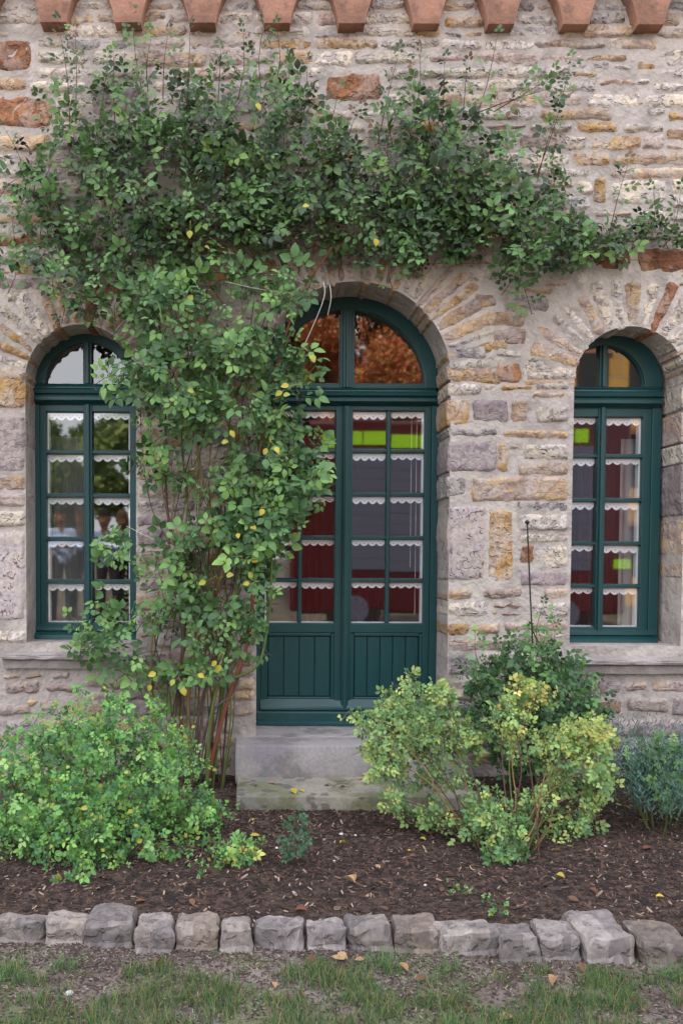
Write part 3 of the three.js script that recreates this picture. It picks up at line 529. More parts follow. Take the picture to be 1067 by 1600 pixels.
const LEAF = [leafVariant(2, 0.35, 0.2, 0.68), leafVariant(2, 0.2, 0.35, 0.75), leafVariant(1, 0.3, 0.25, 0.72), leafVariant(2, 0.45, 0.1, 0.62), leafVariant(2, 0.15, 0.5, 0.7), leafVariant(1, 0.25, 0.4, 0.78), leafVariant(0, 0.25, 0.3, 0.75)];
const YELLOW = new Set(['#b9b03c', '#c4bf48', '#cfc23c', '#d2bb30', '#b9b83e', '#dccb45']);
const leafLook = { roughness: 0.92, transmission: 0.14, thickness: 0, clearcoat: 0.4, clearcoatRoughness: 0.3, side: THREE.DoubleSide };
const leafTone = (c) => { const k = new THREE.Color(c); return YELLOW.has(c) ? k.multiplyScalar(0.62) : k.setRGB(k.r * 0.97, k.g * 0.85, k.b * 0.68); };
const leafMats = new Map();
const leafMat = (c) => { if (!leafMats.has(c)) leafMats.set(c, new THREE.MeshPhysicalMaterial({ ...leafLook, color: leafTone(c) })); return leafMats.get(c); };
const mFoliage = new THREE.MeshPhysicalMaterial({ ...leafLook, color: 0xffffff, vertexColors: true });
const stemMat = (c) => std({ color: new THREE.Color(c), roughness: 0.8, bumpMap: bumpRough, bumpScale: 0.003 });
const mCane = { brown: stemMat('#5c3d30'), red: stemMat('#7a4631'), green: stemMat('#59662f'), grey: stemMat('#5d4c49'), tan: stemMat('#8a7048') };
function tubeGeo(pts, r0, r1, seg = 12, rad = 6) {
  const c = new THREE.CatmullRomCurve3(pts), g = new THREE.TubeGeometry(c, seg, 1, rad), p = g.attributes.position, q = V();
  for (let i = 0; i <= seg; i++) { const t = i / seg, ctr = c.getPointAt(t), r = mix(r0, r1, t); for (let j = 0; j <= rad; j++) { const k = i * (rad + 1) + j; q.fromBufferAttribute(p, k).sub(ctr).multiplyScalar(r).add(ctr); p.setXYZ(k, q.x, q.y, q.z); } }
  return g;
}
class Plant {
  constructor(root) { this.root = root; this.leaves = []; this.twigs = []; }
  leaf(p, dir, nrm, size, color, v) {
    const y = dir.clone().normalize(), x = V().crossVectors(y, nrm).normalize(), z = V().crossVectors(x, y);
    this.leaves.push({ m: new THREE.Matrix4().makeBasis(x, y, z).scale(V(size, size, size)).setPosition(p), p, color, v: v ?? (YELLOW.has(color) ? 6 : Math.floor(rnd() * 6)) });
  }
  // a twig from a to b with leaves set alternately along it
  twig(a, b, n, size, pal, o = {}) {
    const mid = a.clone().lerp(b, 0.5).add(V(J(0.03), rr(0, 0.04), J(0.03))), c = new THREE.QuadraticBezierCurve3(a, mid, b), L = a.distanceTo(b);
    this.twigs.push(tubeGeo([a, mid, b], o.r ?? 0.0028, 0.0012, 4, 4));
    for (let i = 0; i < n; i++) {
      const t = (i + 0.6 + J(0.3)) / n, p = c.getPoint(clamp(t)), d = c.getTangent(clamp(t)), s = i % 2 ? 1 : -1;
      const side = V(d.y, -d.x, 0).multiplyScalar(s), dir = d.clone().multiplyScalar(0.5).addScaledVector(side, 0.9).add(V(J(0.5), J(0.4) - 0.15, rr(-0.1, 0.8)));
      const nrm = V(J(0.55), rr(0.25, 0.95), rr(0.35, 1.1));
      this.leaf(p, dir, nrm, size * rr(0.55, 1.28) * (t > 0.8 && o.young ? 0.6 : 1), pick(pal));
    }
    if (o.tip !== false) this.leaf(b, c.getTangent(1).add(V(J(0.3), J(0.3), rr(0, 0.4))), V(J(0.5), 0.6, 0.8), size * 0.8, pick(pal));
  }
  build(nParts, twigMat) {
    const order = this.leaves.map((l, i) => [l.p.z + rnd() * 0.25, i]).sort((a, b) => b[0] - a[0]), single = new Set(order.slice(0, nParts).map((x) => x[1]));
    const pos = [], nor = [], col = [], idx = [], q = V(), n3 = new THREE.Matrix3(), cc = new THREE.Color();
    this.leaves.forEach((l, i) => {
      const g = LEAF[l.v];
      if (single.has(i)) { const m = part('leaf', g, leafMat(l.color), this.root); l.m.decompose(m.position, m.quaternion, m.scale); return; }
      const b = pos.length / 3, p = g.attributes.position, n = g.attributes.normal; n3.getNormalMatrix(l.m); cc.copy(leafTone(l.color)); const k = rr(0.7, 1.3);
      for (let j = 0; j < p.count; j++) { q.fromBufferAttribute(p, j).applyMatrix4(l.m); pos.push(q.x, q.y, q.z); q.fromBufferAttribute(n, j).applyMatrix3(n3).normalize(); nor.push(q.x, q.y, q.z); col.push(cc.r * k, cc.g * k, cc.b * k); }
      for (let j = 0; j < g.index.count; j++) idx.push(b + g.index.getX(j));
    });
    if (pos.length) {
      const g = new THREE.BufferGeometry(); g.setAttribute('position', new THREE.Float32BufferAttribute(pos, 3)); g.setAttribute('normal', new THREE.Float32BufferAttribute(nor, 3)); g.setAttribute('color', new THREE.Float32BufferAttribute(col, 3)); g.setIndex(idx);
      part('foliage', g, mFoliage, this.root, { kind: 'stuff' });
    }
    if (this.twigs.length) part('twigs', mergeGeometries(this.twigs), twigMat, this.root, { kind: 'stuff' });
  }
  stem(pts, r0, r1, mat, name = 'stem') { part(name, tubeGeo(pts, r0, r1, pts.length * 6, 8), mat, this.root); }
  // twigs through an ellipse of the photograph's plan at depths z0..z1
  blob(cx, cy, rx, ry, z0, z1, n, size, pal, o = {}) {
    for (let i = 0; i < n; i++) {
      const r = Math.sqrt(rnd()), t = rnd() * 6.2832, e = Math.sqrt(Math.max(0, 1 - r * r)), z = mix(z0, z1, clamp(rnd() * (0.35 + 0.65 * e)));
      const far = rnd() < (o.far ?? 0.12) ? rr(1.05, 1.4) : 1, b = P(cx + rx * r * far * Math.cos(t), cy + ry * r * (Math.sin(t) < 0 ? far : 1) * Math.sin(t), z), L = (o.len ?? 0.2) * rr(0.6, 1.3), up = o.up ?? 0.8;
      const d = V(J(0.9) + (o.lean ?? 0), up + J(0.6), rr(0, 0.6)).normalize(), a = b.clone().addScaledVector(d, -L);
      this.twig(a, b, o.n ?? 5, size, pal, o);
    }
  }
}
const PAL_DARK = ['#33522c', '#3f633a', '#2a4630', '#4d7646', '#40653c', '#587f4e', '#648a46', '#34523a', '#628a5c', '#4a7238', '#284028'];
const PAL_MID = ['#4d7a45', '#5a8a4c', '#426d42', '#64945a', '#517f4d', '#75a45c', '#3a6240', '#629163', '#4c7a4a', '#6d9c58', '#456f45', '#7fae68'];
const PAL_LEFT = ['#4f8a42', '#5c9a4c', '#6aa855', '#488048', '#78b25c', '#569052', '#63a050', '#86b85a', '#4c8650', '#c4bf48', '#5b9850', '#70aa64', '#44784a', '#3c6c44', '#8cba78'];
const PAL_PALE = ['#7fa86a', '#6f9a60', '#8cb472', '#63905c', '#96b878', '#7aa468', '#5a8658', '#a8c070'];
const PAL_YEL = ['#9fb866', '#b4c070', '#c4c474', '#8bab62', '#7aa460', '#aabb70', '#cfca7c', '#94b46a'];
const PAL_BACK = ['#2f5a36', '#3a6a3e', '#2a4f34', '#447546', '#35623c'];

// climbing rose
{
  const root = thing('climbing_rose', 'large climbing rose over the wall and door arch, with bare canes and yellowing leaves', 'climbing plant', V(0, 0, 0));
  const pl = new Plant(root);
  const B = [[120, 230, 85, 95, 26], [235, 175, 100, 75, 26], [250, 265, 130, 80, 46], [385, 190, 100, 90, 44], [330, 300, 150, 80, 54], [480, 250, 90, 80, 34], [460, 330, 110, 50, 34], [570, 310, 90, 60, 34], [640, 225, 80, 75, 34], [660, 330, 90, 50, 36], [730, 250, 80, 60, 30], [750, 325, 90, 50, 38], [835, 325, 50, 50, 18], [845, 385, 60, 20, 12], [905, 370, 40, 16, 7], [965, 372, 30, 14, 5], [620, 375, 90, 24, 18], [180, 350, 120, 60, 36], [130, 430, 62, 40, 16], [50, 350, 45, 20, 8], [45, 398, 38, 12, 6], [60, 290, 45, 25, 8], [255, 400, 90, 45, 20], [805, 425, 14, 18, 3]];
  for (const [x, y, rx, ry, n] of B) pl.blob(x, y, rx, ry, 0.05, 0.42, Math.round(n * 0.6), 0.142, PAL_DARK.concat(y > 300 ? PAL_MID.slice(0, 5) : PAL_MID.slice(0, 2)), { len: 0.22, n: 6 });
  const Cc = [[235, 470, 50, 60, 12], [320, 440, 80, 45, 16], [430, 450, 40, 50, 8], [330, 540, 95, 45, 22], [215, 575, 48, 55, 14], [430, 550, 55, 50, 14], [255, 640, 60, 50, 13], [385, 620, 85, 45, 20], [440, 690, 60, 30, 10], [255, 720, 40, 30, 6], [465, 740, 55, 30, 14], [360, 755, 60, 30, 10], [390, 810, 80, 50, 26], [350, 860, 80, 40, 16], [420, 850, 45, 40, 8], [300, 915, 70, 35, 10], [250, 940, 60, 40, 10], [155, 975, 45, 35, 10], [150, 1000, 40, 20, 5], [340, 980, 70, 40, 13], [390, 920, 30, 50, 8], [230, 1035, 70, 35, 12], [320, 1050, 60, 25, 7], [165, 865, 40, 22, 5], [380, 1000, 25, 40, 4]];
  for (const [x, y, rx, ry, n] of Cc) pl.blob(x, y, rx, ry, 0.12, 0.5, Math.round(n * (y < 900 ? 1.05 : 0.75)), y < 900 ? 0.162 : 0.15, PAL_MID, { len: 0.17, n: 4, up: 0.4 });
  // tail along the training wire to the right
  for (let x = 880; x < 1085; x += 13) pl.blob(x, 375 - 6 * Math.sin(x * 0.05) + (x > 980 ? -8 : 0), 12, x > 980 ? 22 : 13, 0.04, 0.16, 1, 0.12, PAL_DARK.concat(PAL_MID.slice(0, 5)), { len: 0.12, n: 5, up: 0.5 });
  // long young shoots above and beside the canopy: x, y at the foot, x, y at the tip, bend
  const shoots = [[110, 190, 92, 42], [118, 160, 118, 55], [225, 130, 208, 25], [232, 120, 236, 60], [255, 130, 262, 55], [292, 150, 297, 48], [372, 130, 380, 55], [408, 120, 412, 40], [430, 110, 433, 48], [465, 190, 480, 105], [445, 160, 452, 100], [505, 200, 528, 145], [590, 200, 622, 85], [646, 160, 655, 85], [690, 160, 694, 100], [722, 160, 728, 105], [740, 170, 775, 62], [770, 150, 888, 105], [838, 250, 890, 100], [838, 260, 868, 180], [863, 300, 862, 250], [950, 345, 980, 258], [885, 340, 893, 300], [40, 265, 10, 205], [150, 190, 168, 95], [180, 170, 178, 90], [540, 215, 560, 175], [1040, 350, 1062, 300], [1005, 350, 1020, 300], [340, 150, 345, 80]];
  for (const [x0, y0, x1, y1] of shoots) {
    const z = rr(0.08, 0.3), a = P(x0, y0 + 25, z * 0.6), b = P(x1, y1, z), n = Math.round(a.distanceTo(b) / 0.045);
    pl.twig(a, b, n, 0.115, PAL_DARK.concat(['#5c6b38', '#6b5a40']), { r: 0.0035, young: 1, tip: true });
  }
  pl.twig(P(700, 195, 0.2), P(868, 135, 0.25), 10, 0.12, PAL_DARK, { r: 0.005 });
  // canes from the foot to the canopy
  const cane = (pts, z0, z1, r, m) => { const n = pts.length - 1; pl.stem(pts.map(([x, y], i) => { const p = P(x, y, mix(z0, z1, i / n)); if (!i) p.y = Math.min(p.y, 0.03); return p; }), r, r * 0.45, m); };
  cane([[318, 1225], [340, 1150], [362, 1075], [388, 1000], [396, 900], [400, 760], [425, 600], [470, 460], [520, 385]], 0.34, 0.16, 0.014, mCane.red);
  cane([[322, 1205], [330, 1120], [345, 1068], [375, 1056], [402, 1040], [417, 985], [424, 900], [424, 850]], 0.38, 0.30, 0.012, mCane.green);
  cane([[300, 1190], [296, 1080], [318, 960], [352, 880], [330, 800], [308, 700], [312, 560], [330, 420]], 0.25, 0.15, 0.012, mCane.tan);
  cane([[286, 1195], [282, 1060], [290, 930], [262, 800], [258, 640], [244, 450], [225, 320]], 0.22, 0.12, 0.012, mCane.brown);
  cane([[300, 1200], [312, 1110], [345, 1000], [378, 900], [352, 820], [338, 760]], 0.30, 0.22, 0.010, mCane.grey);
  cane([[292, 1195], [335, 1108], [362, 1085], [380, 1030], [392, 960], [410, 880]], 0.36, 0.20, 0.011, mCane.grey);
  cane([[330, 1210], [368, 930], [415, 730], [440, 560], [505, 395]], 0.30, 0.15, 0.010, mCane.green);
  cane([[262, 1190], [236, 1060], [246, 940], [262, 850], [275, 760]], 0.24, 0.15, 0.009, mCane.tan);
  for (let i = 0; i < 30; i++) {
    const x = rr(240, 348), t = rr(235, 440), pts = [[x, rr(1170, 1205)]]; let y = 1080, f = 0.15;
    const top = rr(320, 720); while (y > top) { pts.push([mix(x, t, f) + J(24), y]); y -= rr(70, 130); f = clamp(f + 0.16); }
    cane(pts, rr(0.1, 0.36), rr(0.04, 0.28), rr(0.003, 0.007), pick([mCane.brown, mCane.grey, mCane.green, mCane.tan, mCane.grey, mCane.green]));
  }
  for (let i = 0; i < 22; i++) { const x = rr(240, 600), y = rr(380, 450), z = rr(0.03, 0.2); pl.stem([P(x, y, z), P(x + J(60), y - rr(10, 40), z + 0.05), P(x + J(110), y - rr(10, 60), z)], 0.004, 0.002, pick([mCane.brown, mCane.grey, mCane.red]), 'dead_twig'); }
  for (const [x, y] of [[505, 440], [515, 445]]) pl.stem([P(x, y, 0.2), P(x + 2, y + 20, 0.22), P(x === 515 ? 512 : 458, x === 515 ? 492 : 578, 0.2)], 0.003, 0.002, mString, 'dead_twig');
  // bare runner carrying the tail
  pl.stem([P(700, 350, 0.12), P(820, 372, 0.1), P(930, 380, 0.07), P(1085, 368, 0.08)], 0.006, 0.003, mCane.brown);
  // yellow leaves scattered over it
  for (const [x, y] of [[278, 452], [460, 325], [463, 600], [300, 742], [332, 694], [348, 660], [410, 785], [345, 900], [375, 880], [244, 1055], [285, 1052], [296, 1048], [345, 1022], [300, 350], [330, 398], [382, 152], [470, 545], [430, 620], [262, 1040], [400, 905], [425, 690], [590, 355], [375, 820], [322, 610]]) for (let k = 0; k < 1 + (x % 2); k++) pl.leaf(P(x + J(8), y + J(6), rr(0.42, 0.52)), V(J(1), J(0.6) - 0.4, 0.3), V(J(0.3), 0.4, 1), rr(0.10, 0.14), pick(['#cfc23c', '#d2bb30', '#b9b83e', '#dccb45']));
  pl.build(296, mCane.brown);
}
// training wires
{
  const wire = (x0, y0, x1, y1, z, label, mat, r = 0.0022) => { const a = P(x0, y0, z), b = P(x1, y1, z); solo('training_wire', label, 'wire', tubeGeo([a, a.clone().lerp(b, 0.5).add(V(0, -0.01, 0)), b], r, r, 12, 6), mat); };
  wire(235, 416, 1090, 404, 0.035, 'thin rusty wire stretched across the wall above the door arch', mWire);
  wire(262, 715, 420, 718, 0.05, 'pale level wire between the canes left of the door', mString, 0.0018);
  wire(198, 822, 278, 856, 0.3, 'pale slanting tie among the canes beside the left window', mString, 0.0016);
  wire(352, 440, 456, 458, 0.32, 'pale slanting tie among the canes just above the door arch', mString, 0.0016);
}
// shrubs in the bed
function shrub(label, name, base, blobs, size, pal, o, nParts, stemM, nStems) {
  const root = thing(name, label, 'shrub'), pl = new Plant(root);
  for (const [x, y, rx, ry, z0, z1, n, p] of blobs) pl.blob(x, y, rx, ry, z0, z1, Math.round(n * (o.dens ?? 0.8)), size, p ?? pal, o);
  for (let i = 0; i < nStems; i++) { const b = blobs[i % blobs.length], e = P(b[0] + J(b[2] * 0.8), b[1] + J(b[3] * 0.7), mix(b[4], b[5], 0.5)), s = base.clone().add(V(J(0.08), 0, J(0.06))); s.y = bedY(s.x, s.z) - 0.01; const m = s.clone().lerp(e, 0.5).add(V(J(0.05), 0.08, J(0.05))); pl.stem([s, s.clone().lerp(m, 0.5).add(V(J(0.03), 0.01, J(0.03))), m, e], 0.005, 0.002, pick(stemM)); }
  o.extra?.(pl); pl.build(nParts, stemM[0]); return pl;
}
shrub('dense bright green rose bush in the bed before the left window', 'rose_bush', V(-0.82, 0, 1.1),
  [[140, 1130, 75, 50, 0.8, 1.2, 60], [215, 1140, 70, 50, 0.7, 1.1, 46], [80, 1200, 80, 60, 0.9, 1.4, 66], [180, 1220, 110, 70, 0.9, 1.5, 110], [270, 1220, 55, 70, 0.8, 1.3, 50], [20, 1240, 50, 70, 1.0, 1.5, 50], [100, 1290, 90, 60, 1.2, 1.65, 80], [200, 1300, 90, 60, 1.1, 1.6, 70], [150, 1365, 55, 38, 1.4, 1.75, 40], [25, 1310, 50, 50, 1.2, 1.6, 36], [300, 1280, 45, 45, 1.0, 1.4, 26], [115, 1390, 50, 20, 1.55, 1.75, 14]],
  0.072, PAL_LEFT, { len: 0.16, n: 7, r: 0.0018, dens: 0.58, far: 0.24 }, 200, [mCane.green, mCane.brown], 18);
shrub('low yellowing rose sprig on the mulch right of the bright green bush', 'rose_sprig', V(-0.15, 0, 1.5), [[362, 1345, 28, 32, 1.35, 1.55, 20], [385, 1330, 16, 16, 1.35, 1.5, 6]], 0.07, PAL_YEL.concat(PAL_LEFT), { len: 0.08, n: 4, r: 0.0016 }, 40, [mCane.green], 3);
shrub('pale green rose bush leaning over the right end of the stone steps', 'rose_bush', V(1.2, 0, 1.25),
  [[640, 1110, 52, 36, 0.8, 1.1, 36], [692, 1085, 28, 20, 0.8, 1.0, 14], [625, 1150, 50, 30, 0.9, 1.15, 26], [682, 1145, 48, 40, 0.8, 1.1, 38], [604, 1182, 24, 24, 1.0, 1.2, 16, PAL_PALE.concat(PAL_YEL.slice(3, 6))], [690, 1200, 42, 20, 0.9, 1.1, 12], [618, 1250, 26, 14, 1.0, 1.2, 8], [690, 1268, 44, 15, 1.0, 1.2, 15], [575, 1112, 14, 12, 1.0, 1.1, 4], [640, 1068, 10, 12, 1.0, 1.1, 3], [735, 1278, 24, 16, 1.1, 1.3, 9], [720, 1150, 20, 30, 0.8, 1.0, 8]],
  0.074, PAL_PALE, { len: 0.13, n: 6, r: 0.002, dens: 0.85, far: 0.2 }, 120, [mCane.tan, mCane.grey, mCane.brown], 9);
shrub('leggy rose bush with pale yellow tips in the right of the bed', 'rose_bush', V(1.38, 0, 1.35),
  [[800, 1112, 34, 36, 0.9, 1.1, 18, PAL_PALE.concat(PAL_YEL)], [826, 1080, 20, 20, 0.9, 1.05, 9, PAL_YEL], [895, 1150, 46, 26, 0.9, 1.2, 26, PAL_PALE.concat(PAL_YEL)], [930, 1148, 24, 32, 0.9, 1.15, 15, PAL_YEL], [830, 1165, 44, 24, 0.9, 1.2, 12], [905, 1205, 44, 30, 1.0, 1.25, 22], [935, 1240, 26, 24, 1.0, 1.25, 14], [778, 1290, 36, 44, 1.2, 1.45, 34, PAL_PALE.concat(PAL_MID)], [795, 1335, 34, 22, 1.3, 1.5, 18, PAL_MID], [905, 1270, 26, 18, 1.05, 1.3, 8], [850, 1250, 40, 26, 1.0, 1.3, 9], [755, 1235, 22, 18, 1.0, 1.2, 6], [872, 1300, 20, 14, 1.1, 1.3, 4]],
  0.074, PAL_PALE, { len: 0.13, n: 6, r: 0.002, dens: 0.85, far: 0.2 }, 140, [mCane.tan, mCane.grey, mCane.brown, mCane.green], 18);
shrub('dark green rose bush against the wall below the metal stake', 'rose_bush', V(1.8, 0, 0.5),
  [[830, 1040, 60, 40, 0.25, 0.6, 36], [800, 1090, 70, 50, 0.3, 0.6, 44], [870, 1090, 60, 50, 0.3, 0.7, 44], [850, 1150, 80, 50, 0.3, 0.6, 40], [760, 1120, 40, 40, 0.3, 0.6, 16], [750, 1050, 20, 20, 0.25, 0.4, 5], [920, 1100, 26, 20, 0.3, 0.5, 7], [890, 1030, 20, 16, 0.3, 0.5, 4]],
  0.105, PAL_BACK.concat(PAL_MID.slice(0, 3)), { len: 0.15, n: 5, r: 0.002, extra: (pl) => { for (const [x0, y0, x1, y1] of [[752, 1050, 742, 992], [838, 1020, 848, 945], [826, 1030, 830, 985], [860, 1020, 862, 975], [812, 1040, 806, 995]]) pl.twig(P(x0, y0, 0.35), P(x1, y1, 0.38), 6, 0.085, PAL_MID, { r: 0.003 }); } }, 90, [mCane.green, mCane.brown], 10);
// bluish needle-leaved bush at the right edge, with rose leaves growing through it
{
  const root = thing('lavender_bush', 'dark bluish bush of narrow leaves at the right edge of the bed', 'shrub'), geo = [];
  for (let i = 0; i < 900; i++) {
    const a = V(rr(2.15, 2.75), 0, rr(0.5, 1.15)); a.y = bedY(a.x, a.z); const b = a.clone().add(V(J(0.22) - 0.05, rr(0.25, 0.6), J(0.2) + 0.05)), m = a.clone().lerp(b, 0.5).add(V(J(0.05), 0.04, J(0.05))), c = new THREE.QuadraticBezierCurve3(a, m, b);
    for (let k = 4; k < 12; k++) { const p = c.getPoint(k / 12), d = V(J(1), rr(0.3, 1.2), J(1)).normalize(), s = V().crossVectors(d, V(0, 0.3, 1)).normalize().multiplyScalar(0.003), L = rr(0.025, 0.045), e = p.clone().addScaledVector(d, L), h = p.clone().addScaledVector(d, L * 0.5); const g = new THREE.BufferGeometry(); g.setAttribute('position', new THREE.Float32BufferAttribute([p.x, p.y, p.z, h.x + s.x, h.y + s.y, h.z + s.z, e.x, e.y, e.z, h.x - s.x, h.y - s.y, h.z - s.z], 3)); g.setIndex([0, 1, 2, 0, 2, 3]); geo.push(g); }
    if (i < 40) part('stem', tubeGeo([a, m, b], 0.003, 0.0015, 6, 5), mCane.green, root);
  }
  const g = mergeGeometries(geo); g.computeVertexNormals(); part('foliage', g, new THREE.MeshPhysicalMaterial({ ...leafLook, color: new THREE.Color('#46685c') }), root, { kind: 'stuff' });
}
shrub('small green rose growing through the dark bush at the right edge', 'rose_bush', V(2.3, 0, 0.9), [[1040, 1180, 36, 24, 0.7, 1.1, 16], [1000, 1190, 30, 24, 0.7, 1.0, 9], [1050, 1220, 30, 30, 0.9, 1.2, 12]], 0.085, PAL_MID, { len: 0.12, n: 5, r: 0.002 }, 40, [mCane.green], 6);
{
  const root = thing('rose_seedling', 'small dark rose seedling standing alone on the mulch before the steps', 'seedling'), pl = new Plant(root), b = G(458, 1345, 0.04);
  for (const [dx, h] of [[0, 0.2], [-0.035, 0.16], [0.05, 0.13], [0.02, 0.24]]) { const a = b.clone().add(V(dx * 0.3, 0, 0)), e = b.clone().add(V(dx, h, 0.02)); pl.twig(a, e, 6, 0.075, ['#2f5a44', '#35644a', '#3f6e50'], { r: 0.0022 }); }
  pl.build(30, mCane.red);
}
for (const [x, y, label] of [[775, 1428, 'tiny green weed behind the edging stones right of centre'], [318, 1372, 'tiny green weed on the mulch beside the bright green bush'], [712, 1400, 'tiny weed sprout on the mulch left of the other weed by the edging'], [905, 1312, 'small green weed under the leggy yellow-tipped rose']]) {
  const root = thing('weed', label, 'weed'), pl = new Plant(root), b = G(x, y, 0.03);
  for (let i = 0; i < 4; i++) pl.twig(b, b.clone().add(V(J(0.05), rr(0.03, 0.08), J(0.04))), 2, 0.035, PAL_LEFT, { r: 0.001 });
  pl.build(12, mCane.green);
}
// plant stake
{
  const root = thing('plant_stake', 'thin black metal plant stake with a round knob beside the right window', 'stake'), z = 0.42, a = P(823, 816, z), b = P(832, 1030, z); const foot = b.clone().add(V(0.02, 0, 0)); foot.y = 0;
  part('rod', tubeGeo([a, a.clone().lerp(b, 0.5), b, foot], 0.005, 0.005, 20, 8), mBlack, root);
  part('knob', new THREE.SphereGeometry(0.015, 16, 12).scale(1, 0.85, 1).translate(a.x, a.y, a.z), mBlack, root);
  part('brace', tubeGeo([P(831, 985, z), P(840, 1002, z), P(853, 1022, z + 0.02)], 0.004, 0.004, 8, 6), mBlack, root);
}

// ------------------------------------------------------------------ loose stuff on the ground
function instanced(name, geo, mat, list, colors) {
  const m = new THREE.InstancedMesh(geo, mat, list.length); list.forEach((x, i) => { m.setMatrixAt(i, x); if (colors) m.setColorAt(i, colors[i]); });
  m.name = name; shade(m); return m;
}
{
  const g = new THREE.BoxGeometry(1, 0.16, 0.28, 2, 1, 1), p = g.attributes.position; for (let i = 0; i < p.count; i++) { const x = p.getX(i); p.setXYZ(i, x, p.getY(i) + 0.12 * (x * x - 0.1), p.getZ(i) * (1 - 0.7 * Math.abs(x))); } g.computeVertexNormals();
  const list = [], cols = [], e = new THREE.Euler(), q = new THREE.Quaternion();
  for (let i = 0; i < 26000; i++) {
    const x = rr(-1.9, 2.9), z = rnd() < 0.7 ? rr(0.7, 2.22) : rr(0.0, 1.6); e.set(J(0.5), rnd() * 6.28, J(0.5)); const L = rr(0.008, 0.03) * (rnd() < 0.06 ? 1.7 : 1);
    list.push(new THREE.Matrix4().compose(V(x, bedY(x, z) + rr(-0.002, 0.006), z), q.setFromEuler(e), V(L, L * rr(0.5, 1), L * rr(0.5, 1.2))));
    const c = new THREE.Color(pick(['#3c2b26', '#4e3931', '#2b201d', '#5f483e', '#47342d', '#6b5246', '#382924'])); if (rnd() < 0.09) c.set(pick(['#9b8474', '#84695c', '#a8917f'])); cols.push(c);
  }
  const m = instanced('bark_mulch', g, std({ color: 0xffffff, roughness: 0.95 }), list, cols); m.userData = { kind: 'stuff', label: 'dark brown bark mulch covering the bed', category: 'mulch' }; scene.add(m);
  // mulch spilt and dry litter on the lawn side
  const l2 = [], c2 = [];
  for (let i = 0; i < 22000; i++) { const z = 2.28 + Math.pow(rnd(), 1.5) * 0.75, x = rr(-1.2, 2.0); e.set(J(0.4), rnd() * 6.28, J(0.4)); const L = rr(0.005, 0.018); l2.push(new THREE.Matrix4().compose(V(x, 0.003, z), q.setFromEuler(e), V(L, L * 0.6, L))); c2.push(new THREE.Color(pick(['#4b3a36', '#6a5a52', '#3c2e2c', '#94857a', '#5a4a44', '#433431']))); }
  const m2 = instanced('dry_litter', g, std({ color: 0xffffff, roughness: 0.95 }), l2, c2); m2.userData = { kind: 'stuff', label: 'dry brown litter strewn along the lawn side of the edging stones', category: 'litter' }; scene.add(m2);
}
{
  const g = new THREE.BufferGeometry(); g.setAttribute('position', new THREE.Float32BufferAttribute([-0.5, 0, 0, 0.5, 0, 0, -0.32, 0.5, 0.12, 0.32, 0.5, 0.12, 0, 1, 0.45], 3)); g.setIndex([0, 1, 3, 0, 3, 2, 2, 3, 4]); g.computeVertexNormals();
  const list = [], cols = [], e = new THREE.Euler(), q = new THREE.Quaternion(), patch = (x, z) => fbm(x * 0.35 + 7, z * 0.35 + 2, 8, 3, 205);
  let tries = 0;
  while (list.length < 42000 && tries++ < 400000) {
    const x = rr(-1.3, 2.2), z = rr(2.36, 3.6), d = sstep(0.44, 0.62, 0.55 * patch(x * 2, z * 2) + 0.45 * patch(x * 5 + 3, z * 5) + 0.17 * sstep(2.42, 2.66, z) - 0.1); if (rnd() > d + 0.015) continue;
    e.set(J(0.5), rnd() * 6.28, J(0.5)); const h = rr(0.02, 0.058) * (0.6 + d * 0.6);
    list.push(new THREE.Matrix4().compose(V(x, 0, z), q.setFromEuler(e), V(rr(0.002, 0.0042), h, h))); cols.push(new THREE.Color(pick(['#44662f', '#547538', '#3a5a2e', '#62823f', '#4a7040', '#8b8552', '#587c42', '#94885a'])));
  }
  // tufts against the stones
  for (const [px, py, n] of [[100, 1515, 60], [590, 1512, 50], [560, 1520, 40], [700, 1515, 30], [620, 1500, 20], [1050, 1530, 80], [20, 1530, 50]]) { const c = G(px, py, 0); for (let i = 0; i < n; i++) { e.set(J(0.6), rnd() * 6.28, J(0.6)); const h = rr(0.04, 0.09); list.push(new THREE.Matrix4().compose(V(c.x + J(0.05), 0, c.z + J(0.03)), q.setFromEuler(e), V(0.0035, h, h))); cols.push(new THREE.Color(pick(['#5c8046', '#4d7040', '#6c8c50']))); } }
  const m = instanced('grass', g, new THREE.MeshPhysicalMaterial({ color: 0xffffff, roughness: 0.95, transmission: 0.2, thickness: 0, side: THREE.DoubleSide }), list, cols); m.userData = { kind: 'stuff', label: 'thin patchy grass growing on bare soil in front of the edging stones', category: 'grass' }; scene.add(m);
}
